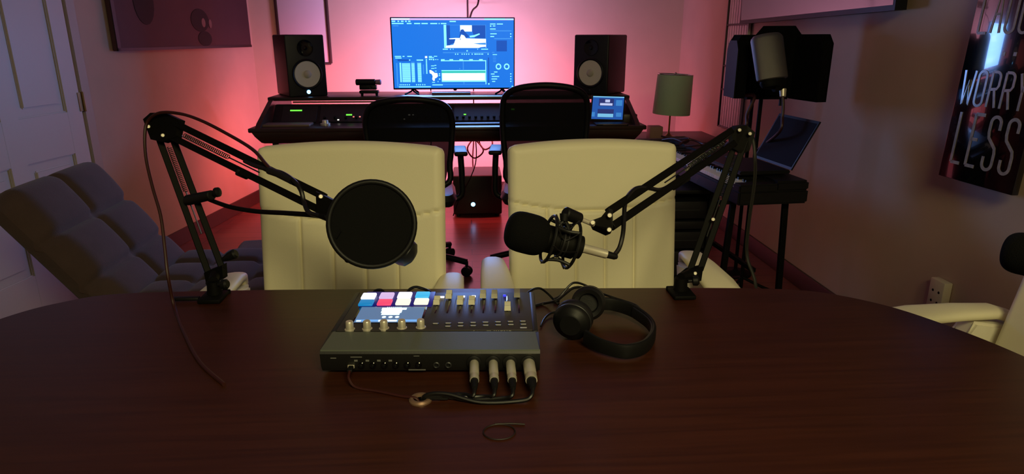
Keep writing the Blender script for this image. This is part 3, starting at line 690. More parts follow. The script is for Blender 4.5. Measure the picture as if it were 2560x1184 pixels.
# ------------------------------------------------------------ subwoofer and bits under the desk
t = thing('subwoofer', 'black subwoofer with a bright blue light on the floor under the desk', 'speaker', (0.05, 5.05, 0))
MB().box((0.05, 5.06, 0.172), (0.37, 0.36, 0.304), 0.012, seg=3).build('cabinet', black_v, t)
for x in (-0.10, 0.20):
    for y in (4.92, 5.20): MB().cyl((x, y, 0.0), (x, y, 0.022), 0.018, seg=14).build('foot', black_p, t)
MB().frm((0.015, 4.881, 0.10), (0, -1, 0), [(0.017, 0), (0.016, 0.003), (0, 0.004)], 18).build('power_light', led_b, t)
for i, (pts, l_) in enumerate([
    ([(-0.05, 4.44, 0.722), (0.02, 4.97, 0.60), (0.10, 4.96, 0.50), (0.03, 4.97, 0.44), (-0.02, 4.96, 0.52), (0.06, 4.97, 0.62), (0.12, 4.44, 0.722)], 'dark red looped cable hanging under the desk, nearest the middle'),
    ([(0.05, 4.44, 0.722), (0.14, 5.0, 0.62), (0.17, 5.0, 0.54), (0.11, 5.0, 0.50), (0.07, 5.0, 0.57), (0.13, 5.0, 0.66), (0.2, 4.44, 0.722)], 'dark red looped cable hanging under the desk, beside the right chair'),
    ([(0.02, 5.5, 0.69), (0.03, 5.5, 0.5), (0.02, 5.5, 0.3), (0.05, 5.5, 0.01)], 'straight thin cable hanging to the floor behind the subwoofer')]):
    cable('looped_cable', l_, pts, 0.006, cable_r, 'cables under the desk')

# ------------------------------------------------------------ wall pictures
t = thing('canvas_picture', 'large dark reddish canvas print with shadowy figures hung on the left wall', 'picture', lw(4.75, 1.24, 0.0))
ya, yb = 3.945, 5.60
lbox(MB(), ya, yb, 1.245, 1.98, 0.004, 0.035, 0.004).build('canvas', canvas_d, t)
mb = MB(); lbox(mb, ya, yb, 1.245, 1.262, 0.030, 0.038, 0.001); lbox(mb, ya, ya + 0.03, 1.245, 1.98, 0.030, 0.038, 0.001)
mb.build('dark_border', frame_m, t)
def blob(mb, yc, zc, ry, rz_, o0=0.034, o1=0.0375, n=20):
    M = Matrix((LW, Vector((0, 0, 1)), LN)).transposed().to_4x4(); M.translation = lw(yc, zc, 0)
    mb.prism([(ry * math.cos(2 * PI * k / n), rz_ * math.sin(2 * PI * k / n)) for k in range(n)], o0, o1, M=M)
mb = MB(); blob(mb, 4.25, 1.52, 0.10, 0.13); mb.build('painted_figure', canvas_f, t)
mb = MB(); blob(mb, 4.86, 1.43, 0.115, 0.075); blob(mb, 4.90, 1.31, 0.09, 0.05); mb.build('painted_figure', canvas_f, t)
mb = MB(); blob(mb, 4.90, 1.415, 0.025, 0.03, 0.0372, 0.0385); blob(mb, 4.99, 1.41, 0.02, 0.03, 0.0372, 0.0385); mb.build('painted_highlight', canvas_h, t)

t = thing('framed_board', 'pale board in a thin dark frame on the back wall above the left speaker', 'board', (-1.30, YB, 1.1))
bx0, bx1, bz0 = -1.530, -1.132, 1.113
MB().box(((bx0 + bx1) / 2, YB - 0.016, bz0 + 0.5), (bx1 - bx0 - 0.02, 0.02, 0.99), 0.002).build('board_panel', board_m, t)
for x in (bx0, bx1): MB().box((x, YB - 0.018, bz0 + 0.5), (0.022, 0.036, 1.0), 0.003).build('frame_side', frame_m, t)
MB().box(((bx0 + bx1) / 2, YB - 0.018, bz0), (bx1 - bx0, 0.035, 0.02), 0.003).build('frame_rail', frame_m, t)
t = thing('wall_shelf', 'dark edge of a shelf high on the back wall above the television', 'shelf', (0.25, 5.6, 1.61))
MB().box((0.22, 5.62, 1.625), (0.45, 0.15, 0.02), 0.003).build('shelf_board', frame_m, t)

# television on the right wall
t = thing('wall_television', 'switched-off television on the right wall reflecting pink and blue light', 'television', (XR, 3.48, 1.4))
Mtv = Matrix.Translation((1.742, 3.48, 1.412)) @ Matrix.Rotation(R(-0.9), 4, 'X') @ Matrix.Rotation(R(-2.0), 4, 'Y')
MB().bm((lambda b_: (bmesh.ops.create_cube(b_, size=1.0), [setattr(v, 'co', Vector((v.co.x * 0.05, v.co.y * 1.57, v.co.z * 0.90 + 0.45))) for v in b_.verts], b_)[2])(bmesh.new()), 0, Mtv).build('housing', black_p, t)
mb = MB(); mb.add([Mtv @ Vector(v) for v in [(-0.0262, -0.772, 0.022), (-0.0262, 0.772, 0.022), (-0.0262, 0.772, 0.885), (-0.0262, -0.772, 0.885)]], [[0, 1, 2, 3]])
mb.build('screen', screen_off, t, smooth=False)
MB().box((1.785, 3.48, 1.85), (0.03, 0.4, 0.3), 0.004).build('wall_bracket', black_m, t)

# pale wire rack on right wall
t = thing('wall_rack', 'tall pale slatted wall rack with small divided panels on the right wall', 'rack', (XR, 4.46, 0.70))
y0, y1 = 4.27, 4.64
for i in range(9): 
    y = y0 + 0.02 + (y1 - y0 - 0.04) * i / 8
    MB().box((1.786, y, 1.25), (0.006, 0.034, 1.08), 0.001).build('slat', rack_w, t)
for z in (0.715, 0.97, 1.13, 1.40, 1.78): MB().box((1.782, (y0 + y1) / 2, z), (0.014, y1 - y0, 0.012), 0.002).build('crossbar', frame_m, t)
MB().box((1.782, y1, 1.25), (0.020, 0.010, 1.08), 0.002).build('side_rail', frame_m, t)
MB().box((1.782, y0, 1.25), (0.020, 0.008, 1.08), 0.002).build('side_rail', rack_w, t)

# poster
t = thing('glazed_poster', 'tall black poster with pale lettering under glass on the right wall', 'poster', (XR, 2.18, 0.81))
Mp = Matrix.Translation((1.738, 2.116, 0.833)) @ Matrix.Rotation(R(2.0), 4, 'Z') @ Matrix.Rotation(R(2.1), 4, 'Y')
PH = 1.27; PW = 0.330
b_ = MB().box((0.0, 0, PH / 2), (0.024, PW, PH), 0.003); b_.v = [tuple(Mp @ Vector(v)) for v in b_.v]; b_.build('poster_block', glass_b, t)
def stroke(mb, pts, w_, mi=0, closed=False):
    # pts in poster face coords: a to the right as read, b up ; ribbon of small depth
    P = [Vector(p) for p in pts]; n = len(P); L_ = []; R_ = []
    for i in range(n):
        d_ = (P[min(i + 1, n - 1)] - P[max(i - 1, 0)]); d_.normalize(); nn = Vector((-d_.y, d_.x)) * w_ / 2
        L_.append(P[i] + nn); R_.append(P[i] - nn)
    for i in range(n - 1):
        q = [L_[i], R_[i], R_[i + 1], L_[i + 1]]
        f = [Mp @ Vector((-0.0133, -p.x, p.y)) for p in q]; g2 = [Mp @ Vector((-0.0118, -p.x, p.y)) for p in q]
        mb.add(f + g2, [[0, 1, 2, 3], [7, 6, 5, 4], [0, 4, 5, 1], [1, 5, 6, 2], [2, 6, 7, 3], [3, 7, 4, 0]], mi)
def arc(cx, cy, rx, ry, a0, a1, n=10): return [(cx + rx * math.cos(R(a0 + (a1 - a0) * i / n)), cy + ry * math.sin(R(a0 + (a1 - a0) * i / n))) for i in range(n + 1)]
def letter(ch, x, y, w_, h_, sw):
    mb = MB(); r = w_ / 2; S = lambda p: stroke(mb, p, sw)
    X = lambda a: x + a * w_; Y_ = lambda b2: y + b2 * h_
    cx = x + r
    if ch == 'L': S([(X(0), Y_(1)), (X(0), Y_(0))]); S([(X(0), Y_(0)), (X(1), Y_(0))])
    if ch == 'E': S([(X(0), Y_(1)), (X(0), Y_(0))]); S([(X(0), Y_(0)), (X(1), Y_(0))]); S([(X(0), Y_(1)), (X(1), Y_(1))]); S([(X(0), Y_(.52)), (X(.7), Y_(.52))])
    if ch == 'S': S([(X(1), Y_(.76)), (X(1), y + h_ - r)] + arc(cx, y + h_ - r, r, r, 0, 180) + [(X(0), Y_(.70))] + [(X(.1), Y_(.6)), (X(.9), Y_(.42)), (X(1), Y_(.32))] + arc(cx, y + r, r, r, 0, -180) + [(X(0), Y_(.24))])
    if ch == 'O': S(arc(cx, y + h_ - r, r, r, 0, 180) + [(X(0), y + r)] + arc(cx, y + r, r, r, 180, 360) + [(X(1), y + h_ - r)])
    if ch == 'U': S([(X(0), Y_(1)), (X(0), y + r)] + arc(cx, y + r, r, r, 180, 360) + [(X(1), Y_(1))])
    if ch == 'G': S([(X(1), Y_(.76)), (X(1), y + h_ - r)] + arc(cx, y + h_ - r, r, r, 0, 180) + [(X(0), y + r)] + arc(cx, y + r, r, r, 180, 360) + [(X(1), Y_(.45)), (X(.5), Y_(.45))])
    if ch == 'R': S([(X(0), Y_(0)), (X(0), Y_(1))]); S([(X(0), Y_(1)), (cx, Y_(1))] + arc(cx, y + h_ - r, r, r, 90, 0, 5) + [(X(1), Y_(.62)), (X(.8), Y_(.53)), (X(0), Y_(.5))]); S([(X(.55), Y_(.5)), (X(1), Y_(0))])
    if ch == 'W': S([(X(-.2), Y_(1)), (X(.1), Y_(0)), (X(.5), Y_(.7)), (X(.9), Y_(0)), (X(1.2), Y_(1))])
    if ch == 'Y': S([(X(0), Y_(1)), (X(.5), Y_(.5)), (X(.5), Y_(0))]); S([(X(1), Y_(1)), (X(.5), Y_(.5))])
    if ch == 'A': S([(X(0), Y_(0)), (X(.5), Y_(1)), (X(1), Y_(0))]); S([(X(.2), Y_(.35)), (X(.8), Y_(.35))])
    if ch == 'H': S([(X(0), Y_(0)), (X(0), Y_(1))]); S([(X(1), Y_(0)), (X(1), Y_(1))]); S([(X(0), Y_(.5)), (X(1), Y_(.5))])
    mb.build('letter', poster_l, t, smooth=False)
for ch, x in zip('LESS', (-0.120, -0.052, 0.018, 0.090)): letter(ch, x, 0.060, 0.040, 0.175, 0.011)
for ch, x in zip('WORRY', (-0.135, -0.078, -0.022, 0.034, 0.090)): letter(ch, x, 0.262, 0.034, 0.115, 0.009)
for ch, x in zip('LAUGH', (-0.132, -0.078, -0.022, 0.034, 0.090)): letter(ch, x, 0.50, 0.036, 0.17, 0.009)
for x in (0.0, 0.045):
    mb = MB(); stroke(mb, [(x - 0.006, 0.435), (x + 0.006, 0.435)], 0.012); mb.build('divider_dot', poster_l, t, smooth=False)

# outlet
t = thing('wall_outlet', 'ivory surface-mounted four-hole power outlet low on the right wall', 'outlet', (XR, 2.23, 0.33))
MB().box((1.782, 2.235, 0.378), (0.034, 0.078, 0.118), 0.005).build('outlet_box', outlet_m, t)
for z in (0.350, 0.392):
    for y in (2.218, 2.250): MB().frm((1.7652, y, z), (-1, 0, 0), [(0.0055, 0), (0.005, 0.001), (0, 0.001)], 12).build('socket_hole', key_b, t)
# ------------------------------------------------------------ podcast mixer on the table
MC = Vector((-0.068, 1.180, 0.75)); MR = R(-3.4)
mixer = thing('podcast_mixer', 'black podcast mixing console with lit pads, screen and ivory faders on the table', 'mixer', MC, MR)
def ml(X_, Y_):   # world xy to mixer-local xy
    dx = X_ - MC.x; dy = Y_ - MC.y; c = math.cos(-MR); s = math.sin(-MR)
    return dx * c - dy * s, dx * s + dy * c
w2 = 0.1915; TOPZ = 0.048
side = [(-0.132, 0.008), (-0.138, 0.020), (-0.140, 0.044), (-0.136, 0.050), (-0.070, 0.053), (-0.062, 0.050), (0.140, 0.046), (0.146, 0.038), (0.142, 0.008)]
Mx = Matrix(((0, 0, 1, -w2), (1, 0, 0, 0), (0, 1, 0, 0), (0, 0, 0, 1)))
MB().prism(side, 0, 2 * w2, M=Mx).build('housing', mixer_side, mixer, world=False)
def mtop(y): return 0.050 - (y + 0.062) * 0.004 / 0.202
MB().add([(-w2 + 0.001, -0.137, 0.0506), (w2 - 0.001, -0.137, 0.0506), (w2 - 0.006, -0.071, 0.0537), (-w2 + 0.006, -0.071, 0.0537), (-w2 + 0.001, -0.1375, 0.048), (w2 - 0.001, -0.1375, 0.048), (w2 - 0.006, -0.071, 0.050), (-w2 + 0.006, -0.071, 0.050)], [[0, 1, 2, 3], [0, 4, 5, 1], [1, 5, 6, 2], [2, 6, 7, 3], [3, 7, 4, 0]]).build('rear_lip', mixer_lip, mixer, world=False)
MB().box((0, 0.038, 0.0482), (2 * w2 - 0.02, 0.196, 0.0045), 0.001, rot=(R(-1.1), 0, 0)).build('control_panel', mixer_top, mixer, world=False)
for s in (-1, 1): MB().box((s * (w2 - 0.006), 0.035, 0.0475), (0.010, 0.205, 0.009), 0.003, rot=(R(-1.1), 0, 0)).build('side_trim', gear_m, mixer, world=False)
MB().box((-0.092, 0.095, 0.0500), (0.146, 0.084, 0.0022), 0.001, rot=(R(-1.1), 0, 0)).build('pad_bed', pad_bed, mixer, world=False)
pads = [[pad_w, pad_l, pad_w, pad_c], [pad_bl, pad_p, pad_y, pad_y]]
pc = ['white', 'lilac', 'white', 'cyan', 'blue', 'red', 'warm white', 'warm white']
for j, yy in enumerate((1.292, 1.256)):
    for i in range(4):
        x, y = ml(-0.2165 + i * 0.0372, yy)
        o = MB().box((x, y, 0.0535), (0.029, 0.028 if j == 0 else 0.027, 0.006), 0.004, seg=3).build('trigger_pad', pads[j][i], mixer, world=False)
        lab(o, 'glowing ' + pc[j * 4 + i] + ' trigger pad')
x0, y0 = ml(-0.223, 1.163); x1, y1 = ml(-0.106, 1.231)
x0 -= 0.004; x1 += 0.010
MB().box(((x0 + x1) / 2, (y0 + y1) / 2, 0.0505), (x1 - x0 + 0.008, y1 - y0 + 0.006, 0.003), 0.001).build('screen_bezel', black_g, mixer, world=False)
mb = MB()
def mq(u0, v0, u1, v1, mi, lv=0):
    z = 0.0523 + 0.00025 * lv
    a = x0 + (x1 - x0) * u0; b2 = x0 + (x1 - x0) * u1; c = y0 + (y1 - y0) * v0; d_ = y0 + (y1 - y0) * v1
    mb.quad([(a, c, z), (b2, c, z), (b2, d_, z), (a, d_, z)], mi)
mq(0, 0, 1, 1, 0); mq(0.02, 0.05, 0.96, 0.17, 2, 1); mq(0.03, 0.04, 0.10, 0.12, 1, 2); mq(0.36, 0.04, 0.64, 0.15, 1, 2)
mq(0.33, 0.80, 0.72, 0.94, 1, 1); mq(0.34, 0.60, 0.66, 0.82, 1, 1); mq(0.36, 0.46, 0.64, 0.62, 1, 1)
for u in (0.42, 0.52, 0.62):
    for k in range(10):
        a0 = 2 * PI * k / 10; a1 = 2 * PI * (k + 1) / 10; cx = x0 + (x1 - x0) * u; cy = y0 + (y1 - y0) * 0.33
        mb.add([(cx, cy, 0.0526), (cx + 0.0042 * math.cos(a0), cy + 0.005 * math.sin(a0), 0.0526), (cx + 0.0042 * math.cos(a1), cy + 0.005 * math.sin(a1), 0.0526)], [[0, 1, 2]], 1)
for k in range(8): mq(0.40 + k * 0.03, 0.96, 0.418 + k * 0.03, 0.99, 1, 1)
mb.build('screen_image', [lcd_m, lcd_w, lcd_b], mixer, world=False, smooth=False)
for X_ in (-0.229, -0.197, -0.166, -0.133, -0.098):
    x, y = ml(X_, 1.134)
    MB().frm((x, y, 0.0495), (0, 0, 1), [(0.0095, 0), (0.0095, 0.003), (0.0075, 0.004), (0.0070, 0.017), (0.006, 0.0185), (0, 0.0185)], 24).build('knob', nickel, mixer, world=False)
capx = [-0.070, -0.045, -0.024, 0.0, 0.023, 0.046, 0.068, 0.092]; capy = [1.252, 1.283, 1.250, 1.248, 1.281, 1.279, 1.213, 1.281]
slotx = [-0.0735 + k * 0.0237 for k in range(8)]
for k in range(8):
    x, y = ml(slotx[k], 1.225)
    MB().box((x, y, 0.0502), (0.0035, 0.125, 0.0012), 0.0003).build('fader_slot', black_g, mixer, world=False)
    if k: MB().box((x - 0.0118, y - 0.01, 0.0503), (0.0007, 0.15, 0.0006), 0).build('channel_line', mark_d, mixer, world=False)
    x, y = ml(slotx[k], capy[k])
    f_ = MB().add([(x - 0.0065, y - 0.012, 0.052), (x + 0.0065, y - 0.012, 0.052), (x + 0.0065, y + 0.012, 0.052), (x - 0.0065, y + 0.012, 0.052),
              (x - 0.006, y - 0.010, 0.062), (x + 0.006, y - 0.010, 0.062), (x + 0.006, y - 0.001, 0.0585), (x - 0.006, y - 0.001, 0.0585),
              (x + 0.006, y + 0.001, 0.0585), (x - 0.006, y + 0.001, 0.0585), (x + 0.006, y + 0.010, 0.063), (x - 0.006, y + 0.010, 0.063)],
             [[3, 2, 1, 0], [0, 1, 5, 4], [4, 5, 6, 7], [7, 6, 8, 9], [9, 8, 10, 11], [11, 10, 2, 3], [0, 4, 7, 9, 11, 3], [1, 2, 10, 8, 6, 5]])
    f_.box((x, y, 0.0508), (0.003, 0.006, 0.003), 0); f_.build('fader_cap', fader_m, mixer, world=False, smooth=False)
    for r_, yy in enumerate((1.147, 1.133)):
        if k == 0 and r_ == 1: continue
        x, y = ml(slotx[k] + 0.002, yy)
        MB().box((x, y, 0.0515), (0.0125, 0.0075, 0.003), 0.001).box((x, y, 0.0533), (0.009, 0.003, 0.0006), 0, 1).build('channel_button', [gear_m, mark_m], mixer, world=False)
for X_, w_, m_ in [(-0.066, 0.013, led_w), (-0.020, 0.007, led_w), (0.0015, 0.009, led_w), (0.0665, 0.006, led_v)]:
    x, y = ml(X_, 1.284); MB().box((x, y, 0.0510), (w_, 0.006, 0.0025), 0.0008).build('channel_light', m_, mixer, world=False)
x, y = ml(0.093, 1.118); MB().box((x, y, 0.0512), (0.013, 0.010, 0.002), 0.0005).build('record_button', mark_m, mixer, world=False)
# maker's lettering, upside down from here
tc_ = bpy.data.curves.new('maker_text', 'FONT'); tc_.body = 'TASCAM  Mixcast 4'; tc_.size = 0.0085; tc_.extrude = 0.0002
to = bpy.data.objects.new('maker_text', tc_); COL.objects.link(to)
bpy.context.view_layer.update()
me = bpy.data.meshes.new_from_object(to.evaluated_get(bpy.context.evaluated_depsgraph_get())); bpy.data.objects.remove(to)
me.materials.clear(); me.materials.append(mark_m)
mx_ = ml(0.070, 1.116); me.transform(Matrix.Translation((mx_[0], mx_[1], 0.0508)) @ Matrix.Rotation(PI, 4, 'Z'))
o = bpy.data.objects.new('maker_lettering', me); COL.objects.link(o); o.parent = mixer
# rear connectors
YR = -0.139
for i, X_ in enumerate((-0.197, -0.177, -0.157, -0.137, -0.117, -0.097, -0.066, -0.045)):
    x, _ = ml(X_, 1.04)
    MB().frm((x, YR + 0.002, 0.022), (0, -1, 0), [(0.006, 0), (0.006, 0.003), (0.0045, 0.004), (0.0035, 0.0035), (0.003, -0.001)], 16).build('audio_jack', black_g if i < 6 else gear_m, mixer, world=False)
for i, X_ in enumerate((-0.206, -0.186, -0.166, -0.146)):
    x, _ = ml(X_, 1.04); MB().box((x, YR - 0.0004, 0.031), (0.006, 0.001, 0.003), 0).build('panel_mark', mark_d, mixer, world=False)
for X_, z, w_ in ((-0.205, 0.038, 0.02), (-0.10, 0.040, 0.010), (-0.045, 0.043, 0.025), (-0.10, 0.013, 0.03), (-0.245, 0.036, 0.010)):
    x, _ = ml(X_, 1.04); MB().box((x, YR - 0.0003, z), (w_, 0.0008, 0.0016), 0).build('panel_mark', mark_d, mixer, world=False)
x, _ = ml(-0.215, 1.04)
MB().box((x, YR - 0.001, 0.020), (0.012, 0.004, 0.006), 0.001).build('usb_socket', nickel, mixer, world=False)
for X_ in (0.0, 0.033, 0.063, 0.095):
    x, _ = ml(X_, 1.04); MB().frm((x, YR + 0.002, 0.027), (0, -1, 0), [(0.013, 0), (0.013, 0.004), (0.011, 0.005)], 26).build('input_socket', black_p, mixer, world=False)
for sx in (-0.16, 0.16):
    for sy in (-0.11, 0.12): MB().cyl((sx, sy, 0.0), (sx, sy, 0.009), 0.008, seg=14).build('rubber_foot', black_p, mixer, world=False)

# four XLR cables running to the grommet
names = ['leftmost of the four', 'second from the left of the four', 'third from the left of the four', 'rightmost of the four']
for i, X_ in enumerate((0.0, 0.033, 0.063, 0.095)):
    y0_ = 1.042 - 0.0594 * (X_ + 0.07); z0_ = 0.777
    t = thing('microphone_cable', 'black cable with silver plug in the mixer rear, ' + names[i], 'cable', (X_, y0_ - 0.01, z0_ - 0.0), 0, 'microphone cables plugged into the mixer')
    ax = Vector((0, -1, -0.10)).normalized(); p = Vector((X_, y0_ - 0.004, z0_))
    rr = 0.0082 if i < 3 else 0.0105
    MB().frm(p, ax, [(rr * 0.9, 0), (rr, 0.002), (rr, 0.034), (rr * 0.93, 0.036), (rr * 0.93, 0.041), (rr, 0.043), (rr * 0.95, 0.052)], 24).build('plug_shell', nickel, t)
    q = p + ax * 0.052
    MB().frm(q, ax, [(rr * 0.8, 0), (rr * 0.75, 0.010), (0.0045, 0.022)], 18).build('strain_relief', black_p, t)
    e = q + ax * 0.018; yv = 0.945 + (3 - i) * 0.0085
    MB().tube([e, e + Vector((-0.003, -0.014, -0.008)), (X_ - 0.020, yv - 0.004, 0.7560), (X_ - 0.055 - 0.01 * i, yv - 0.004, 0.7545 + 0.001), (-0.045, 0.953 + 0.002 * (3 - i), 0.7545 + 0.0038 * i), (-0.080, 0.960, 0.7540 + 0.002 * i), (-0.089, 0.962, 0.738)], 0.0034, seg=8).build('cable_lead', cable_m, t)
t = thing('power_lead', 'thin dark cable running from the mixer rear left to the table grommet', 'cable', (-0.213, 1.035, 0.77))
MB().box((-0.214, 1.038, 0.7705), (0.009, 0.018, 0.006), 0.002).build('plug_shell', black_p, t)
MB().tube([(-0.214, 1.030, 0.7705), (-0.213, 1.015, 0.765), (-0.200, 1.005, 0.7535), (-0.16, 0.990, 0.7528), (-0.12, 0.972, 0.7528), (-0.096, 0.962, 0.754), (-0.090, 0.961, 0.74)], 0.0024, seg=8).build('cable_lead', cable_r, t)
# hair tie
pts = [(0.036 + 0.024 * math.cos(a * PI / 8) , 0.862 + 0.020 * math.sin(a * PI / 8), 0.7515) for a in range(16)]
t = thing('elastic_band', 'thin dark elastic loop lying on the table near the front', 'elastic band', (0.036, 0.862, 0.7515))
MB().tube(pts, 0.0012, seg=6, closed=True, smooth=3).build('loop', twig_m, t)
MB().tube([(0.030, 0.8825, 0.7518), (0.055, 0.8815, 0.7522), (0.076, 0.879, 0.7518)], 0.0016, seg=6).build('knot', twig_m, t)

# ------------------------------------------------------------ headphones
hp = thing('headphones', 'black over-ear headphones lying on the table right of the mixer', 'headphones', (0.27, 1.19, 0.75))
def band(pts, hw, th, tilt=0.0):
    Q = spl3(pts); n = len(Q); mb = MB(); vs = []; fs = []
    for i, p in enumerate(Q):
        d_ = (Q[min(i + 1, n - 1)] - Q[max(i - 1, 0)]).normalized(); s_ = d_.cross(Vector((0, 0, 1))).normalized(); up_ = s_.cross(d_).normalized()
        up_ = (up_ + s_ * tilt).normalized()
        for a in range(12):
            c = math.cos(2 * PI * a / 12); s2 = math.sin(2 * PI * a / 12)
            vs.append(p + up_ * hw * math.copysign(abs(c) ** 0.6, c) + s_ * th * math.copysign(abs(s2) ** 0.6, s2))
    for i in range(n - 1):
        for a in range(12): b2 = (a + 1) % 12; fs.append([i * 12 + a, i * 12 + b2, (i + 1) * 12 + b2, (i + 1) * 12 + a])
    fs.append(list(range(12))[::-1]); fs.append([(n - 1) * 12 + a for a in range(12)])
    return MB().add(vs, fs)
def spl3(P, n=8):
    P = [Vector(p) for p in P]; Q = []
    for i in range(len(P) - 1):
        p0 = P[max(i - 1, 0)]; p1 = P[i]; p2 = P[i + 1]; p3 = P[min(i + 2, len(P) - 1)]
        for k in range(n):
            t_ = k / n; Q.append(0.5 * ((2 * p1) + (-p0 + p2) * t_ + (2 * p0 - 5 * p1 + 4 * p2 - p3) * t_ * t_ + (-p0 + 3 * p1 - 3 * p2 + p3) * t_ ** 3))
    return Q + [P[-1]]
hb = [(0.2471, 1.2634, 0.7850), (0.2922, 1.2677, 0.7820), (0.3330, 1.2409, 0.7760), (0.3542, 1.1929, 0.7700), (0.3486, 1.1454, 0.7680), (0.3183, 1.0955, 0.7680), (0.2788, 1.0784, 0.7680), (0.2384, 1.0999, 0.7700), (0.2115, 1.1323, 0.7750)]
band(hb, 0.0145, 0.0045).build('headband', black_p, hp)
pad_in = [Vector(p) * 0.96 + Vector((0.27, 1.19, 0.77)) * 0.04 for p in hb[2:7]]
band(pad_in, 0.012, 0.004).build('headband_cushion', black_v, hp)
def cup(c, ax, r, nm):
    c = Vector(c); ax = Vector(ax).normalized()
    e = MB().frm(c, ax, [(r * 0.55, -0.004), (r * 0.62, 0.0), (r * 0.86, 0.004), (r, 0.012), (r, 0.020), (r * 0.9, 0.024)], 32).build('ear_cup', black_p, hp)
    MB().frm(c, ax, [(r * 1.0, 0.013), (r * 1.03, 0.014), (r * 1.03, 0.018), (r * 1.0, 0.019)], 32).build('trim_ring', gear_m, e)
    MB().frm(c, ax, [(r * 0.95, 0.023), (r * 1.04, 0.028), (r * 1.04, 0.036), (r * 0.86, 0.043), (r * 0.62, 0.040), (r * 0.55, 0.026)], 32).build('ear_cushion', black_v, e)
cup((0.1867, 1.1542, 0.7890), (0.35, 0.93, 0.05), 0.037, 'near')
cup((0.2459, 1.2761, 0.7870), (-0.25, -0.93, 0.25), 0.034, 'far')
cable('headphone_cable', 'thin looping black cable arching above the table edge behind the headphones', [(0.1938, 1.3643, 0.7520), (0.1813, 1.3600, 0.7579), (0.1979, 1.3700, 0.7631), (0.2198, 1.3800, 0.7838), (0.2341, 1.3850, 0.7874), (0.2545, 1.3850, 0.7810), (0.2778, 1.3700, 0.7717), (0.3081, 1.3400, 0.7686), (0.3399, 1.3501, 0.7540), (0.3594, 1.3257, 0.7540), (0.3626, 1.3031, 0.7540)], 0.0026, cable_m)
cable('headphone_cable', 'second thin cable crossing behind the ear cups toward the mixer', [(0.1369, 1.3378, 0.7530), (0.1575, 1.3478, 0.7540), (0.1818, 1.3300, 0.7674), (0.2054, 1.3600, 0.7698), (0.2247, 1.3700, 0.7798), (0.2456, 1.3700, 0.7812), (0.2594, 1.3600, 0.7771), (0.2776, 1.3657, 0.7560)], 0.0030, cable_m)
cable('headphone_cable', 'short dark cable looping over the far right corner of the mixer', [(0.1227, 1.3800, 0.7659), (0.1391, 1.3900, 0.7722), (0.1546, 1.3900, 0.7728), (0.1682, 1.3800, 0.7657), (0.1817, 1.3696, 0.7540), (0.1892, 1.3436, 0.7530)], 0.0026, cable_m)
cable('headphone_cable', 'thin cable curling from the near ear cup to the mixer side', [(0.1379, 1.2305, 0.7530), (0.1503, 1.2676, 0.7540), (0.1665, 1.2893, 0.7560), (0.1851, 1.2875, 0.7600)], 0.0022, cable_m)
cable('usb_cable', 'short black cable hump behind the lit pads of the mixer', [(-0.1443, 1.3450, 0.7858), (-0.1371, 1.3550, 0.7928), (-0.1243, 1.3600, 0.7953), (-0.1070, 1.3600, 0.7901), (-0.0926, 1.3500, 0.7871)], 0.0032, cable_m)
MBp = MB().ball((0, 0, 0), 0.010, sc=(1.3, 1, 0.7))
o = MBp.build('cable_plug', black_p); o.location = (-0.2034, 1.3450, 0.7919); tag(o, 'small black plug on the far edge of the mixer, left side', 'plug')

# ------------------------------------------------------------ boom arms
CAMP = Vector((0, 0, 1.32))
def plate(mb, pts, th):
    P = [Vector(p) for p in pts]; c = sum(P, Vector()) / len(P)
    n = (P[1] - P[0]).cross(P[2] - P[1]).normalized()
    if n.dot(CAMP - c) < 0: n = -n
    n_ = len(P); mb.add([p + n * th / 2 for p in P] + [p - n * th / 2 for p in P], [list(range(n_)), list(range(n_, 2 * n_))[::-1]] + [[i, (i + 1) % n_, n_ + (i + 1) % n_, n_ + i] for i in range(n_)])
    return n
def spring(mb, a, b_, r, turns, wr=0.0009):
    a = Vector(a); b_ = Vector(b_); ax = b_ - a; L = ax.length; u, w = perp(ax); pts = []
    for i in range(int(turns * 8) + 1):
        t_ = i / (turns * 8); an = 2 * PI * i / 8; pts.append(a + ax * t_ + u * r * math.cos(an) + w * r * math.sin(an))
    mb.tube(pts, wr, seg=5, smooth=0)
def screw(mb, p, r=0.0045, l=0.014):
    p = Vector(p); n = (CAMP - p).normalized(); mb.frm(p, n, [(r * 0.7, 0), (r, 0.002), (r, l), (r * 0.75, l + 0.0015), (0, l + 0.0015)], 14)
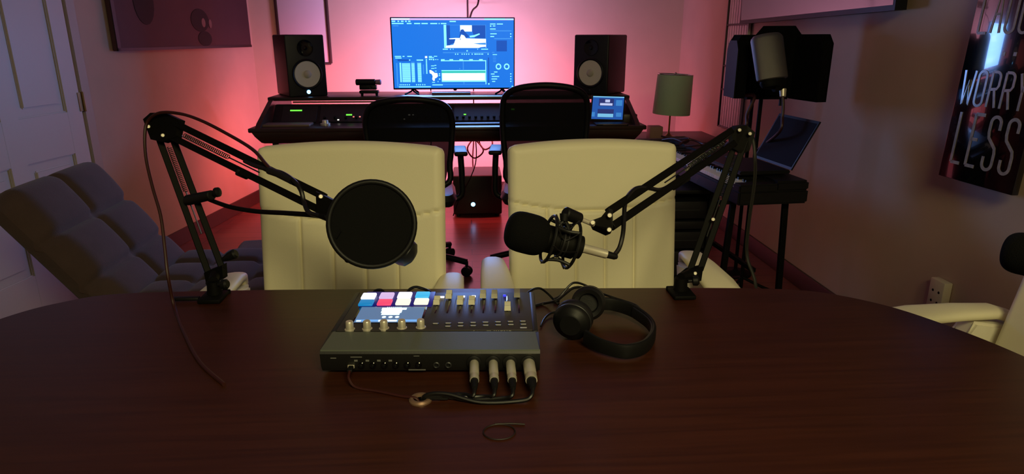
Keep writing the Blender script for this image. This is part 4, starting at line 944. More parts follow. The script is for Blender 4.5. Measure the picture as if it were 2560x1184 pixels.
def boom(label, lower, upper, elbow_poly, end_poly, base, screws, bw=0.0145):
    t = thing('boom_arm', label, 'boom arm', (base[0], base[1], 0.75), 0, 'folding boom arms clamped to the table')
    v = lambda p: Vector(p)
    n = (CAMP - v(lower[0][0])).normalized()
    for a, b_ in lower: MB().sqbar(a, b_, bw, 0.012, n).build('lower_bar', black_m, t)
    for a, b_ in upper: MB().sqbar(a, b_, bw, 0.012, n).build('upper_bar', black_m, t)
    (a1, b1), (a2, b2) = lower; m1 = lerp(a1, a2, 0.5); m2 = lerp(b1, b2, 0.5)
    mb = MB(); spring(mb, lerp(m1, m2, 0.10), lerp(m1, m2, 0.42), 0.0048, 26); mb.tube([lerp(m1, m2, 0.42), lerp(m1, m2, 0.72)], 0.0015, seg=6, smooth=0); mb.build('spring', gear_m, t)
    (a1, b1), (a2, b2) = upper; m1 = lerp(a1, a2, 0.5); m2 = lerp(b1, b2, 0.5)
    mb = MB(); spring(mb, lerp(m1, m2, 0.10), lerp(m1, m2, 0.42), 0.0048, 26); mb.tube([lerp(m1, m2, 0.42), lerp(m1, m2, 0.62)], 0.0015, seg=6, smooth=0); mb.build('spring', gear_m, t)
    mb = MB(); plate(mb, elbow_poly, 0.020); mb.build('elbow_plate', black_m, t, smooth=False)
    mb = MB(); plate(mb, end_poly, 0.018); mb.build('end_plate', black_m, t, smooth=False)
    mb = MB()
    for s in screws: screw(mb, s)
    mb.build('screws', nickel, t)
    bx, by = base; top = lerp(lower[0][1], lower[1][1], 0.5)
    mb = MB(); mb.cyl((bx, by, 0.756), (bx, by, 0.790), 0.017, 0.014).cyl((bx, by, 0.79), top, 0.011, 0.012)
    pt = [v(lower[0][1]) + Vector((-0.006, 0, 0.012)), v(lower[1][1]) + Vector((0.006, 0, 0.012)), v(lower[1][1]) + Vector((0.004, 0, -0.022)), v((bx + 0.012, by, 0.79)), v((bx - 0.012, by, 0.79)), v(lower[0][1]) + Vector((-0.004, 0, -0.02))]
    plate(mb, pt, 0.022); mb.build('base_joint', black_m, t)
    mb = MB(); mb.frm(v((bx + 0.014, by - 0.01, 0.785)), (1, -0.2, 0.1), [(0.004, 0), (0.004, 0.008), (0.011, 0.010), (0.012, 0.020), (0.008, 0.024)], 14); mb.build('tension_knob', black_p, t)
    mb = MB(); mb.box((bx, by - 0.012, 0.756), (0.05, 0.060, 0.010), 0.003).box((bx, by + 0.026, 0.715), (0.05, 0.010, 0.088), 0.003).box((bx, by - 0.006, 0.672), (0.046, 0.060, 0.010), 0.003)
    mb.cyl((bx, by - 0.018, 0.672), (bx, by - 0.018, 0.700), 0.006).cyl((bx, by - 0.018, 0.699), (bx, by - 0.018, 0.708), 0.016).cyl((bx, by - 0.018, 0.62), (bx, by - 0.018, 0.675), 0.006)
    mb.build('table_clamp', black_m, t)
    return t

# left arm
lt = boom('black folding boom arm clamped at the left, holding the round pop filter and microphone',
    [((-0.7273, 1.5845, 1.1087), (-0.6168, 1.4939, 0.7827)), ((-0.6894, 1.5707, 1.1056), (-0.5827, 1.4872, 0.8023))],
    [((-0.6797, 1.5585, 1.1364), (-0.2820, 1.2582, 1.0248)), ((-0.6831, 1.5489, 1.1041), (-0.2872, 1.2504, 0.9981))],
    [(-0.7485, 1.5889, 1.1360), (-0.7291, 1.5870, 1.1508), (-0.6931, 1.5748, 1.1528), (-0.6507, 1.5473, 1.1402), (-0.6596, 1.5360, 1.1012), ((-0.6999, 1.5557, 1.0886)), (-0.7293, 1.5692, 1.0923)],
    [(-0.2934, 1.2616, 1.0336), (-0.2595, 1.2354, 1.0236), (-0.2473, 1.2183, 1.0043), (-0.2567, 1.2132, 0.9855), (-0.2920, 1.2480, 0.9893)],
    (-0.588, 1.440), [(-0.7417, 1.5791, 1.1224), (-0.7018, 1.5556, 1.1051), (-0.2879, 1.2510, 1.0274), (-0.2528, 1.2259, 1.0281), (-0.5952, 1.4757, 0.7790)])
MB().box((-0.645, 1.420, 0.7575), (0.06, 0.016, 0.008), 0.003).build('clamp_lever', black_p, lt)
mb = MB(); a = Vector((-0.5626, 1.4899, 0.8325)); mb.frm(a, Vector((1, -0.1, 0.5)), [(0.005, -0.02), (0.011, 0), (0.012, 0.014), (0.008, 0.018)], 14); mb.build('tension_knob', black_p, lt)
mb = MB(); mb.box((-0.4791, 1.3973, 1.0448), (0.028, 0.014, 0.016), 0.004, rot=(0, R(26), 0)); mb.build('bar_bracket', black_p, lt)
cable('arm_cable', 'dark red cable arching over the left boom arm elbow and dropping to the table', [(-0.3895, 1.3250, 1.0566), (-0.4144, 1.3495, 1.0734), (-0.4538, 1.3960, 1.0973), (-0.5263, 1.4510, 1.1252), (-0.5895, 1.4929, 1.1463), (-0.6462, 1.5310, 1.1563), (-0.6979, 1.5500, 1.1564), (-0.7326, 1.5621, 1.1373), (-0.7405, 1.5525, 1.1041), (-0.7330, 1.5262, 1.0535), (-0.7100, 1.4866, 0.9971), (-0.6839, 1.4473, 0.9424), (-0.6670, 1.4066, 0.8810), (-0.6566, 1.3788, 0.8262), (-0.6490, 1.3699, 0.7550), (-0.5748, 1.2369, 0.7535), (-0.4985, 1.1138, 0.7535), (-0.4267, 1.0296, 0.7535)], 0.0036, cable_r)
cable('wrapped_cable', 'black microphone cable twisted around the upper bar of the left boom arm', [(-0.4710, 1.3948, 1.0724), (-0.4396, 1.3648, 1.0667), (-0.4074, 1.3408, 1.0635), (-0.3751, 1.3171, 1.0612), (-0.3475, 1.2960, 1.0491), (-0.3319, 1.2799, 1.0340), (-0.3248, 1.2677, 1.0128), (-0.3109, 1.2418, 0.9992), (-0.2851, 1.2185, 0.9971), (-0.2467, 1.2069, 0.9840)], 0.0046, cable_m)
mb = MB(); mb.tube([(-0.4059, 1.3353, 1.0629), (-0.3792, 1.3165, 1.0582), (-0.3523, 1.2992, 1.0485)], 0.0075, seg=10); o = mb.build('cable_tie', black_v, lt)

# pop filter
PC = Vector((-0.1799, 1.1592, 0.9962)); PN = (CAMP - PC).normalized(); PN = (PN + Vector((-0.10, 0, 0))).normalized(); pu, pw = perp(PN)
pf = thing('pop_filter', 'round black pop filter on a gooseneck in front of the left microphone', 'pop filter', PC)
PR = 0.0765
MB().tube([PC + pu * PR * math.cos(2 * PI * k / 48) + pw * PR * math.sin(2 * PI * k / 48) for k in range(48)], 0.0052, seg=10, closed=True, smooth=0).build('hoop', black_p, pf)
MB().frm(PC, PN, [(0.0, 0.0022), (0.03, 0.0024), (PR * 0.99, 0.001), (PR * 0.99, -0.001), (0.03, -0.0024), (0, -0.0024)], 48).build('mesh_screen', nylon_m, pf)
g0 = Vector((-0.5992, 1.5017, 0.9669))
MB().tube([g0, (-0.5728, 1.4877, 0.9606), (-0.5304, 1.4529, 0.9585), (-0.4610, 1.3974, 0.9627), (-0.3812, 1.3234, 0.9773), (-0.3073, 1.2497, 0.9915), (-0.2694, 1.1975, 1.0002), (-0.2460, 1.1682, 0.9949), (-0.2379, 1.1597, 0.9858)], 0.0050, seg=10).build('gooseneck', black_m, pf)
mb = MB(); mb.cyl((-0.6577, 1.5339, 0.9572), (-0.5781, 1.4737, 0.9826), 0.0125, 0.011, bev=0.002); mb.build('neck_clamp', black_p, pf)
mb = MB(); mb.cyl((-0.5801, 1.4787, 0.9814), (-0.5672, 1.4689, 0.9863), 0.004).frm((-0.5709, 1.4748, 0.9877), (1, -0.3, 0.2), [(0.004, 0), (0.011, 0.002), (0.011, 0.009), (0.006, 0.012)], 12); mb.build('clamp_knob', black_p, pf)
mb = MB(); plate(mb, [(-0.2649, 1.1785, 1.0075), (-0.2456, 1.1735, 1.0123), (-0.2326, 1.1535, 0.9838), (-0.2408, 1.1503, 0.9714), (-0.2549, 1.1656, 0.9844)], 0.012); mb.build('hoop_bracket', black_p, pf, smooth=False)

# condenser microphones in shock mounts
def microphone(label, foam_c, tail, foam=True, mount_up=None, ring_r=0.040, xl=0.045):
    F = Vector(foam_c); Tl = Vector(tail); ax = (Tl - F); L = ax.length; ax.normalize()
    t = thing('condenser_microphone', label, 'microphone', F + ax * L * 0.55)
    b0 = F + ax * 0.012
    bl_ = L - 0.012
    MB().frm(b0, ax, [(0.0225, 0), (0.0235, 0.004), (0.0235, bl_ * 0.45), (0.0215, bl_ * 0.46), (0.0215, bl_ * 0.48), (0.0235, bl_ * 0.49), (0.0235, bl_ * 0.82), (0.0205, bl_ * 0.85), (0.020, bl_ * 0.97), (0.011, bl_)], 32).build('body', black_m, t)
    for s_ in (0.52, 0.62): MB().frm(b0 + ax * bl_ * s_, ax, [(0.0237, 0), (0.0242, 0.001), (0.0237, 0.002)], 32).build('body_ring', gear_m, t)
    if foam:
        pr = []
        n = 22
        for i in range(n + 1):
            th_ = PI * i / n; c = math.cos(th_); s_ = math.sin(th_)
            pr.append((0.0345 * abs(s_) ** 0.62 if 0 < i < n else 0.0, -0.037 * math.copysign(abs(c) ** 0.62, c)))
        MB().frm(F, ax, pr, 40).build('foam_windscreen', foam_m, t)
    else:
        MB().frm(F + ax * 0.014, -ax, [(0.0235, 0), (0.027, 0.002), (0.0285, 0.010), (0.0285, 0.034), (0.025, 0.046), (0.014, 0.053), (0, 0.055)], 32).build('grille', gear_m, t)
    # XLR plug
    p = Tl
    MB().frm(p, ax, [(0.0085, -0.002), (0.0085, 0.004), (0.0078, 0.006), (0.0078, xl), (0.0070, xl + 0.001)], 24).build('plug_shell', nickel, t)
    MB().frm(p + ax * xl, ax, [(0.0066, 0), (0.0058, 0.014), (0.0040, 0.020)], 16).build('strain_relief', black_p, t)
    # shock mount
    up = Vector(mount_up if mount_up else (0, 0, 1)); up = (up - ax * up.dot(ax)).normalized(); sd = ax.cross(up)
    c0 = b0 + ax * bl_ * 0.30; c1 = b0 + ax * bl_ * 0.78
    sm = MB()
    for c in (c0, c1): sm.tube([c + up * ring_r * math.cos(2 * PI * k / 28) + sd * ring_r * math.sin(2 * PI * k / 28) for k in range(28)], 0.0028, seg=8, closed=True, smooth=0)
    for k in range(4):
        a = PI / 4 + k * PI / 2; r_ = up * math.cos(a) + sd * math.sin(a); sm.tube([c0 + r_ * ring_r, (c0 + c1) / 2 + r_ * (ring_r - 0.004), c1 + r_ * ring_r], 0.0030, seg=8)
    sm.build('shock_mount', black_p, t)
    sm = MB()
    cm = (c0 + c1) / 2
    for k in range(8):
        a = k * PI / 4; a2 = a + PI / 8
        r1 = up * math.cos(a) + sd * math.sin(a); r2 = up * math.cos(a2) + sd * math.sin(a2)
        sm.tube([c0 + r1 * (ring_r + 0.004), cm + r2 * 0.026 , c1 + r1 * (ring_r + 0.004)], 0.0011, seg=6)
    sm.tube([cm + (up * math.cos(2 * PI * k / 24) + sd * math.sin(2 * PI * k / 24)) * 0.0255 for k in range(24)], 0.0022, seg=8, closed=True, smooth=0)
    sm.build('elastic_cord', black_v, t)
    return t, cm, up, ax, sd, p + ax * (xl + 0.018)

# right arm
rt = boom('black folding boom arm clamped at the right, holding the foam-covered microphone',
    [((0.6242, 1.5177, 1.0700), (0.5141, 1.4421, 0.7812)), ((0.6487, 1.5111, 1.0879), (0.5374, 1.4334, 0.7919))],
    [((0.6113, 1.5100, 1.1109), (0.2446, 1.1240, 1.0215)), ((0.6182, 1.5008, 1.0822), (0.2505, 1.1159, 0.9962))],
    [(0.6076, 1.5142, 1.1066), (0.6228, 1.5173, 1.1201), (0.6475, 1.5216, 1.1222), (0.6660, 1.5155, 1.1059), (0.6542, 1.5089, 1.0645), (0.6370, 1.5075, 1.0563), (0.6182, 1.5070, 1.0680)],
    [(0.2108, 1.1061, 1.0071), (0.2274, 1.1115, 1.0112), (0.2425, 1.1248, 1.0236), (0.2503, 1.1235, 1.0208), (0.2497, 1.1135, 0.9880), (0.2410, 1.1130, 0.9846), (0.2149, 1.1034, 0.9990)],
    (0.480, 1.395), [(0.6309, 1.5090, 1.1118), (0.6551, 1.5050, 1.1037), (0.5690, 1.4618, 0.9091), (0.5243, 1.4275, 0.7873), (0.2452, 1.1153, 1.0172), (0.2440, 1.1080, 0.9927), (0.2127, 1.1011, 1.0085)])
mb = MB(); mb.tube([(0.5148, 1.4123, 1.0792), (0.4901, 1.3896, 1.0684), (0.4581, 1.3544, 1.0492)], 0.0035, seg=8); mb.build('silver_rod', nickel, rt)
mb = MB(); mb.box((0.4401, 1.3334, 1.0279), (0.045, 0.016, 0.014), 0.004, rot=(0, R(-34), 0)); mb.build('bar_bracket', black_p, rt)
mt, cm, up, ax, sd, xend = microphone('black condenser microphone with a round foam windscreen, centre right above the table', (0.0927, 1.0505, 1.0060), (0.1871, 1.0565, 0.9768), True, (0.1, 0.05, 1))
# swivel between arm and shock mount
mb = MB(); mb.cyl((0.2141, 1.1000, 1.0051), (0.1852, 1.0907, 1.0198), 0.0042); mb.build('swivel_rod', nickel, rt)
mb = MB(); mb.cyl((0.1879, 1.0901, 1.0185), (0.1590, 1.0756, 1.0335), 0.0105, 0.0115, bev=0.002); mb.build('swivel_joint', black_p, rt)
mb = MB(); mb.cyl((0.1589, 1.0752, 1.0322), (0.1574, 1.0717, 1.0205), 0.009, 0.007).tube([(0.1574, 1.0721, 1.0218), (0.1460, 1.0677, 1.0119), (0.1394, 1.0625, 1.0037)], 0.0035, seg=8).tube([(0.1587, 1.0720, 1.0218), (0.1640, 1.0685, 1.0114), (0.1651, 1.0647, 0.9990)], 0.0035, seg=8); mb.build('mount_yoke', black_p, mt)
cable('wrapped_cable', 'black cable rising from the foam-covered microphone around the right boom arm bars', [xend, (0.2463, 1.0768, 0.9529), (0.2593, 1.0898, 0.9639), (0.2684, 1.1060, 0.9846), (0.2757, 1.1332, 1.0066), (0.2810, 1.1538, 1.0237), (0.2908, 1.1732, 1.0378), (0.3124, 1.1957, 1.0476), (0.3431, 1.2232, 1.0410), (0.3733, 1.2497, 1.0314), (0.4094, 1.2899, 1.0335), (0.4622, 1.3529, 1.0451), (0.5227, 1.4200, 1.0716), (0.5910, 1.4861, 1.0968), (0.6402, 1.5305, 1.1154), (0.6725, 1.5324, 1.0940), (0.6791, 1.5153, 1.0391), (0.6847, 1.5179, 0.9800), (0.6821, 1.5188, 0.8793), (0.6850, 1.5146, 0.7974), (0.70, 1.47, 0.70), (0.70, 1.48, 0.4)], 0.0042, cable_m)
# left microphone behind the pop filter
microphone('black condenser microphone without foam, mostly hidden behind the round pop filter', (-0.1484, 1.2499, 0.9224), (-0.2220, 1.2762, 0.9590), False, (0, 0, 1))
cable('shock_cord', 'small dark cord loop showing under the left edge of the pop filter', [(-0.2335, 1.2313, 0.9121), (-0.2428, 1.2319, 0.9121), (-0.2476, 1.2304, 0.9062), (-0.2430, 1.2285, 0.9009), (-0.2337, 1.2286, 0.9032)], 0.0013, black_v)
# third arm and microphone, only its foam reaches the frame
b3 = (1.03, 0.62)
boom('black folding boom arm clamped at the right end of the table, outside the frame',
    [((1.10, 0.50, 1.12), (1.015, 0.62, 0.84)), ((1.13, 0.52, 1.10), (1.045, 0.63, 0.845))],
    [((1.11, 0.50, 1.14), (1.00, 0.80, 1.07)), ((1.12, 0.51, 1.11), (1.01, 0.80, 1.04))],
    [(1.08, 0.49, 1.13), (1.11, 0.49, 1.16), (1.14, 0.51, 1.12), (1.13, 0.52, 1.08), (1.09, 0.50, 1.10)],
    [(0.99, 0.79, 1.08), (1.0, 0.82, 1.07), (1.01, 0.82, 1.03), (1.01, 0.79, 1.02)], b3, [(1.11, 0.49, 1.13)])
microphone('black foam-covered microphone cut off by the right edge of the frame', (0.8973, 0.9504, 0.9841), (0.985, 0.84, 0.985), True, (0, 0, 1))

# ------------------------------------------------------------ grey armchair and ottoman at the left
t = thing('lounge_chair', 'grey tufted reclined lounge chair standing by the door on the left', 'armchair', (-1.14, 2.60, 0), R(90 + 3))
# local: front faces -y ; rotated so it faces +x
d_ = pad(0.62, 0.62, 0.14, seams_u=[0.0], seams_v=[0.20, 0.40], depth=0.020, sig=0.016, nu=60, nv=70, rc=0.07, puff=0.02)
addpad(MB(), d_, Matrix.Translation((0, 0.14, 0.30)) @ Matrix.Rotation(R(-36), 4, 'X')).build('backrest', grey_f, t, world=False, ang=80)
d_ = pad(0.62, 0.60, 0.16, seams_u=[-0.10, 0.11], seams_v=[0.2, 0.4], depth=0.018, sig=0.016, nu=50, nv=50, rc=0.06, puff=0.015)
addpad(MB(), d_, Matrix(((1, 0, 0, 0), (0, 0, 1, -0.45), (0, -1, 0, 0.33), (0, 0, 0, 1)))).build('seat', grey_f, t, world=False, ang=80)
MB().box((0, -0.13, 0.20), (0.50, 0.46, 0.10), 0.03).build('seat_base', grey_d, t, world=False)
for sx in (-0.22, 0.22):
    for sy in (-0.32, 0.06): MB().cyl((sx, sy, 0.0), (sx * 0.92, sy * 0.95, 0.16), 0.014, 0.02, seg=14).build('leg', wood_d, t, world=False)
t = thing('footstool', 'low grey upholstered footstool between the lounge chair and the cream chair', 'footstool', (-0.93, 3.12, 0), R(8))
d_ = pad(0.46, 0.34, 0.14, seams_u=[0.0], depth=0.010, sig=0.012, nu=40, nv=30, rc=0.05)
addpad(MB(), d_, Matrix(((1, 0, 0, 0), (0, 0, 1, -0.17), (0, -1, 0, 0.28), (0, 0, 0, 1)))).build('cushion', grey_f, t, world=False, ang=80)
for sx in (-0.18, 0.18):
    for sy in (-0.12, 0.12): MB().cyl((sx, sy, 0.0), (sx, sy, 0.22), 0.012, 0.016, seg=12).build('leg', wood_d, t, world=False)

# ------------------------------------------------------------ right corner: lamp, piano, laptop, vocal shield, rack
t = thing('side_table', 'small dark side table in the back right corner carrying the green lamp', 'table', (1.42, 4.55, 0))
MB().box((1.42, 4.55, 0.635), (0.62, 0.55, 0.03), 0.006).build('table_top', wood_d, t)
for sx in (-0.27, 0.27):
    for sy in (-0.23, 0.23): MB().box((1.42 + sx, 4.55 + sy, 0.31), (0.035, 0.035, 0.62), 0.004).build('leg', wood_d, t)
LX, LY = 1.372, 4.48
t = thing('table_lamp', 'unlit table lamp with a green fabric drum shade in the back right corner', 'lamp', (LX, LY, 0.65))
MB().frm((LX, LY, 0.65), (0, 0, 1), [(0.065, 0), (0.065, 0.010), (0.03, 0.018), (0.012, 0.03), (0.008, 0.04)], 28).build('base', brass_m, t)
MB().cyl((LX, LY, 0.68), (LX + 0.004, LY, 1.07), 0.0065).build('pole', brass_m, t)
Ml = Matrix.Translation((LX + 0.008, LY, 0.815)) @ Matrix.Rotation(R(2.5), 4, 'Y')
b_ = MB().frm((0, 0, 0), (0, 0, 1), [(0.124, 0), (0.126, 0.004), (0.118, 0.262), (0.116, 0.266), (0.114, 0.262), (0.122, 0.004), (0.1235, 0.0)], 48); b_.v = [tuple(Ml @ Vector(v)) for v in b_.v]
b_.f = [f for f in b_.f if len(f) == 4]; b_.m = [0] * len(b_.f); b_.build('lamp_shade', green_sh, t)
b_ = MB(); b_.tube([Ml @ Vector((0.117 * math.cos(2 * PI * k / 32), 0.117 * math.sin(2 * PI * k / 32), 0.265)) for k in range(32)], 0.003, seg=8, closed=True, smooth=0)
for k in range(3): b_.tube([Ml @ Vector((0, 0, 0.262)), Ml @ Vector((0.117 * math.cos(2.1 * k), 0.117 * math.sin(2.1 * k), 0.262))], 0.002, seg=6, smooth=0)
b_.ball(Ml @ Vector((0, 0, 0.270)), 0.009, sc=(1, 1, 1.1)); b_.build('shade_fitter', chrome, t)
t = thing('tissue_box', 'small pale box beside the foot of the green lamp', 'box', (1.27, 4.42, 0.65))
MB().box((1.265, 4.45, 0.695), (0.09, 0.09, 0.09), 0.006).build('box_body', mat('pale_card', (150, 112, 100), 0.7, bump=0.05), t)
t = thing('small_box', 'dark wooden box at the right end of the desk', 'box', (1.06, 4.35, 0.795))
MB().box((1.035, 4.30, 0.815), (0.09, 0.16, 0.06), 0.004).build('box_body', wood_d, t)

# digital piano
P0 = Vector((1.095, 2.56, 0)); P1 = Vector((0.985, 3.86, 0)); pd = (P1 - P0).normalized(); pn = Vector((pd.y, -pd.x, 0))   # pn points to the wall (+x)
PL = (P1 - P0).length
Mk = Matrix((pd, pn, Vector((0, 0, 1)))).transposed().to_4x4(); Mk.translation = P0 + Vector((0, 0, 0.655))
if Mk.to_3x3().determinant() < 0: pass
t = thing('digital_piano', 'long black digital piano with white keys along the right wall', 'piano', P0 + Vector((0, 0, 0.655)))
def kb(mb, c, d2, bev=0.003, mi=0):
    b_ = bmesh.new(); bmesh.ops.create_cube(b_, size=1.0)
    for v in b_.verts: v.co = Vector((v.co.x * d2[0], v.co.y * d2[1], v.co.z * d2[2]))
    if bev: bmesh.ops.bevel(b_, geom=b_.edges[:], offset=bev, segments=2, affect='EDGES')
    return mb.bm(b_, mi, Mk @ Matrix.Translation(c))
kb(MB(), (PL / 2, 0.155, 0.030), (PL, 0.31, 0.06), 0.008).build('lower_case', black_p, t)
kb(MB(), (PL / 2, 0.235, 0.075), (PL, 0.15, 0.045), 0.010).build('control_panel', black_p, t)
for x in (0.03, PL - 0.03): kb(MB(), (x, 0.085, 0.070), (0.06, 0.17, 0.035), 0.006).build('end_block', black_p, t)
nk = 52; kw = (PL - 0.13) / nk
mb = MB()
for i in range(nk): kb(mb, (0.065 + kw * (i + 0.5), 0.085, 0.070), (kw - 0.0015, 0.145, 0.016), 0.001)
mb.build('white_keys', key_w, t)
mb = MB()
for i in range(nk):
    if i % 7 not in (2, 6): kb(mb, (0.065 + kw * (i + 1), 0.115, 0.082), (0.011, 0.09, 0.012), 0.001)
mb.build('black_keys', key_b, t)
for k in range(6): kb(MB(), (0.42 + k * 0.08, 0.225, 0.099), (0.03, 0.012, 0.003), 0.0005).build('panel_button', gear_m, t)
t = thing('piano_stand', 'black metal stand with thin legs under the digital piano', 'stand', P0 + pd * 0.6)
for s in (0.10, PL - 0.20):
    c = P0 + pd * s
    MB().sqbar(c + pn * 0.27 + Vector((0, 0, 0.645)), c + pn * 0.30 + Vector((0, 0, 0.02)), 0.024, 0.020, pd).build('leg', black_m, t)
    MB().sqbar(c + pn * 0.03 + Vector((0, 0, 0.645)), c + pn * 0.00 + Vector((0, 0, 0.02)), 0.024, 0.020, pd).build('leg', black_m, t)
    MB().sqbar(c + pn * -0.04 + Vector((0, 0, 0.648)), c + pn * 0.33 + Vector((0, 0, 0.648)), 0.03, 0.014, (0, 0, 1)).build('top_bar', black_m, t)
    MB().sqbar(c + pn * -0.06 + Vector((0, 0, 0.012)), c + pn * 0.38 + Vector((0, 0, 0.012)), 0.03, 0.024, (0, 0, 1)).build('floor_bar', black_m, t)
MB().sqbar(P0 + pd * 0.10 + pn * 0.16 + Vector((0, 0, 0.33)), P0 + pd * (PL - 0.20) + pn * 0.16 + Vector((0, 0, 0.33)), 0.02, 0.02, (0, 0, 1)).build('cross_rail', black_m, t)
# laptop on the piano
t = thing('laptop', 'dark open laptop with its screen off standing on the piano', 'laptop', (1.42, 2.86, 0.757))
a = Vector((1.372, 2.70, 0.775)); b2 = Vector((1.345, 3.02, 0.775)); tp = Vector((0.10, 0.0, 0.205))
hd = (b2 - a).normalized(); hn = Vector((hd.y, -hd.x, 0))
M = Matrix((hd, -hn, Vector((0, 0, 1)))).transposed().to_4x4(); M.translation = (a + b2) / 2 + hn * (-0.115) + Vector((0, 0, -0.009))
bb = bmesh.new(); bmesh.ops.create_cube(bb, size=1.0)
for v in bb.verts: v.co = Vector((v.co.x * 0.32, v.co.y * 0.23, v.co.z * 0.016))
bmesh.ops.bevel(bb, geom=bb.edges[:], offset=0.004, segments=2, affect='EDGES')
MB().bm(bb, 0, M).build('keyboard_base', black_p, t)
n = hd.cross(tp).normalized()
def slab(mb, p, u, v, n, th, mi=0): mb.add([p, p + u, p + u + v, p + v, p + n * th, p + u + n * th, p + u + v + n * th, p + v + n * th], [[0, 1, 2, 3], [7, 6, 5, 4], [0, 4, 5, 1], [1, 5, 6, 2], [2, 6, 7, 3], [3, 7, 4, 0]], mi); return mb
if n.x < 0: n = -n
slab(MB(), a, b2 - a, tp, n, 0.007).build('lid', black_p, t, smooth=False)
slab(MB(), a + (b2 - a) * 0.03 + tp * 0.05 - n * 0.001, (b2 - a) * 0.94, tp * 0.90, n, 0.0005).build('screen', laptop_m, t, smooth=False)

# vocal isolation shield with microphone
SX, SY = 1.42, 3.02
t = thing('vocal_shield', 'black folding foam isolation shield on a stand before the right wall', 'isolation shield', (SX, SY, 0))
pan = [((1.2598, 3.0516, 1.2194), 0.145, 40, 1.068, 0.265), ]
segs = [((1.245, 3.06), (1.262, 3.24), 0.260), ((1.262, 3.24), (1.42, 3.31), 0.290), ((1.42, 3.31), (1.60, 3.20), 0.335), ((1.60, 3.20), (1.635, 2.98), 0.300)]
for i, (p, q, h_) in enumerate(segs):
    p = Vector((p[0], p[1], 0)); q = Vector((q[0], q[1], 0)); d_ = (q - p).normalized(); n = Vector((d_.y, -d_.x, 0))
    z0 = 1.045 - 0.004 * i
    prof = [(0.004, 0), ((q - p).length - 0.004, 0), ((q - p).length - 0.004, h_ - 0.04), ((q - p).length - 0.035, h_), (0.035, h_), (0.004, h_ - 0.04)]
    M = Matrix((d_, Vector((0, 0, 1)), n)).transposed().to_4x4(); M.translation = p + Vector((0, 0, z0))
    MB().prism(prof, -0.004, 0.045, M=M, bev=0.004).build('foam_panel', foam_m, t)
    MB().prism(prof, -0.009, -0.004, M=M).build('outer_shell', black_m, t)
MB().cyl((1.43, 3.20, 0.03), (1.43, 3.20, 1.05), 0.010).build('stand_pole', black_m, t)
MB().box((1.43, 3.18, 1.04), (0.20, 0.10, 0.012), 0.003).build('mount_bar', black_m, t)
for k in range(3):
    a = R(100 + 120 * k); MB().tube([(1.43, 3.20, 0.10), (1.43 + 0.12 * math.cos(a), 3.20 + 0.12 * math.sin(a), 0.05), (1.43 + 0.25 * math.cos(a), 3.20 + 0.25 * math.sin(a), 0.012)], 0.008, seg=8).build('leg', black_m, t)
MB().cyl((1.52, 3.17, 1.00), (1.52, 3.17, 1.04), 0.012).build('clamp_knob', black_p, t)
t = thing('studio_microphone', 'large metallic grille microphone hanging inside the black foam shield', 'microphone', (1.30, 2.86, 1.14))
c = Vector((1.3367, 2.8965, 1.1390)); tpv = Vector((1.3138, 2.9535, 1.3214)); ax = (tpv - c)
MB().frm(c, ax, [(0.060, 0), (0.068, 0.004), (0.070, 0.012), (0.072, ax.length - 0.012), (0.068, ax.length - 0.002), (0.058, ax.length + 0.008), (0.0, ax.length + 0.012)], 36, sy=0.55, up=(0, 0.2, 0)).build('metal_grille', mat('grille_metal', (118, 114, 112), 0.42, 0.8, bump=0.5, bscale=900), t)
MB().frm(c, -ax, [(0.055, 0), (0.058, 0.012), (0.050, 0.030), (0.022, 0.036)], 32, sy=0.6, up=(0, 0.2, 0)).build('body', black_m, t)
x0_ = Vector((1.3913, 2.9022, 1.1003)); x1_ = Vector((1.3906, 2.8918, 1.0663))
MB().cyl(x0_, x1_, 0.016, 0.013, bev=0.002).build('plug_shell', nickel, t)
MB().cyl(c - ax * 0.2, x0_ + Vector((0, 0, 0.01)), 0.014, 0.014).build('stem', black_m, t)
cable('shield_cable', 'dark red cable hanging from the grille microphone plug', [x1_, (1.3917, 2.8814, 1.0323), (1.3873, 2.8672, 0.9847), (1.3765, 2.8572, 0.9153), (1.40, 3.10, 0.80)], 0.007, cable_r)
cable('shield_cable', 'dark cable slanting down left from under the foam shield', [(1.30, 3.12, 1.05), (1.3211, 3.0301, 1.0586), (1.2862, 3.0080, 0.9786), (1.2739, 2.9898, 0.9165), (1.27, 3.2, 0.80)], 0.008, cable_r)
t = thing('microphone_stand', 'thin black stand pole under the left half of the foam shield', 'stand', (1.53, 3.52, 0))
MB().cyl((1.53, 3.52, 0.02), (1.525, 3.52, 1.10), 0.010).build('pole', black_m, t)
MB().frm((1.53, 3.52, 0), (0, 0, 1), [(0.09, 0), (0.09, 0.010), (0.02, 0.022), (0.011, 0.03)], 24).build('base', black_m, t)

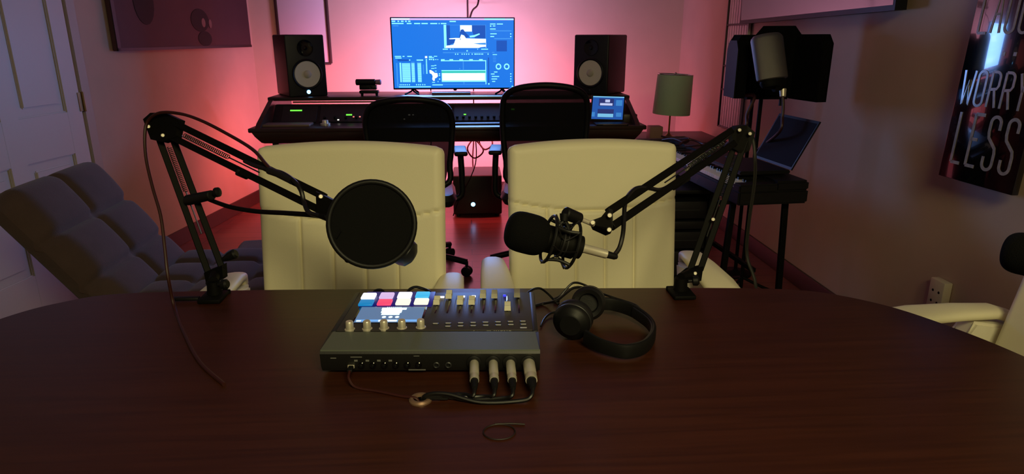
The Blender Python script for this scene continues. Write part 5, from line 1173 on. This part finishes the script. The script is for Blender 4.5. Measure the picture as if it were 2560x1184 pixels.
# equipment rack under the piano
t = thing('equipment_rack', 'dark rack of audio units on the floor under the piano', 'equipment rack', (1.03, 3.42, 0))
rz0, rz1 = 0.03, 0.62; rx0, rx1, ry = 0.80, 1.14, 2.98
t.location = (0.97, 3.15, 0)
mb = MB()
for x in (rx0, rx1): mb.box((x, 3.17, 0.325), (0.018, 0.40, 0.59), 0.003)
mb.box((0.97, 3.17, rz1), (rx1 - rx0 + 0.018, 0.40, 0.018), 0.003).box((0.97, 3.17, rz0), (rx1 - rx0 + 0.018, 0.40, 0.018), 0.003).box((0.97, 3.36, 0.32), (rx1 - rx0, 0.012, 0.58), 0.002)
mb.build('rack_frame', black_p, t)
hs = [0.09, 0.045, 0.13, 0.09, 0.045, 0.09]; z = 0.045
for i, h_ in enumerate(hs):
    u = MB().box((0.97, 3.14, z + h_ / 2), (rx1 - rx0 - 0.03, 0.32, h_ - 0.006), 0.003).build('rack_module', gear_d, t)
    if i in (1, 3, 5): MB().box((0.97, 2.978, z + h_ / 2), (rx1 - rx0 - 0.10, 0.003, 0.006), 0.001).build('module_strip', gear_m, u)
    if i in (0, 2):
        for k in range(5): MB().frm((0.86 + k * 0.055, 2.98, z + h_ / 2), (0, -1, 0), [(0.010, 0), (0.009, 0.012), (0, 0.013)], 14).build('module_knob', gear_m, u)
    z += h_ + 0.008
MB().box((0.97, 3.15, 0.0112), (0.30, 0.34, 0.0218), 0.003).build('plinth', black_p, t)
for i, (pts, l_) in enumerate([
    ([(1.12, 3.70, 0.757), (1.16, 3.62, 0.775), (1.20, 3.54, 0.765), (1.24, 3.60, 0.780), (1.20, 3.70, 0.760), (1.13, 3.76, 0.77)], 'dark red cable coiled on the far end of the piano'),
    ([(1.16, 3.42, 0.765), (1.22, 3.36, 0.78), (1.27, 3.44, 0.77), (1.22, 3.52, 0.785), (1.15, 3.48, 0.765)], 'dark cable coiled on the middle of the piano')]):
    cable('coiled_cable', l_, [(a - 0.02, b_, c + 0.0) for a, b_, c in pts], 0.006, cable_r)
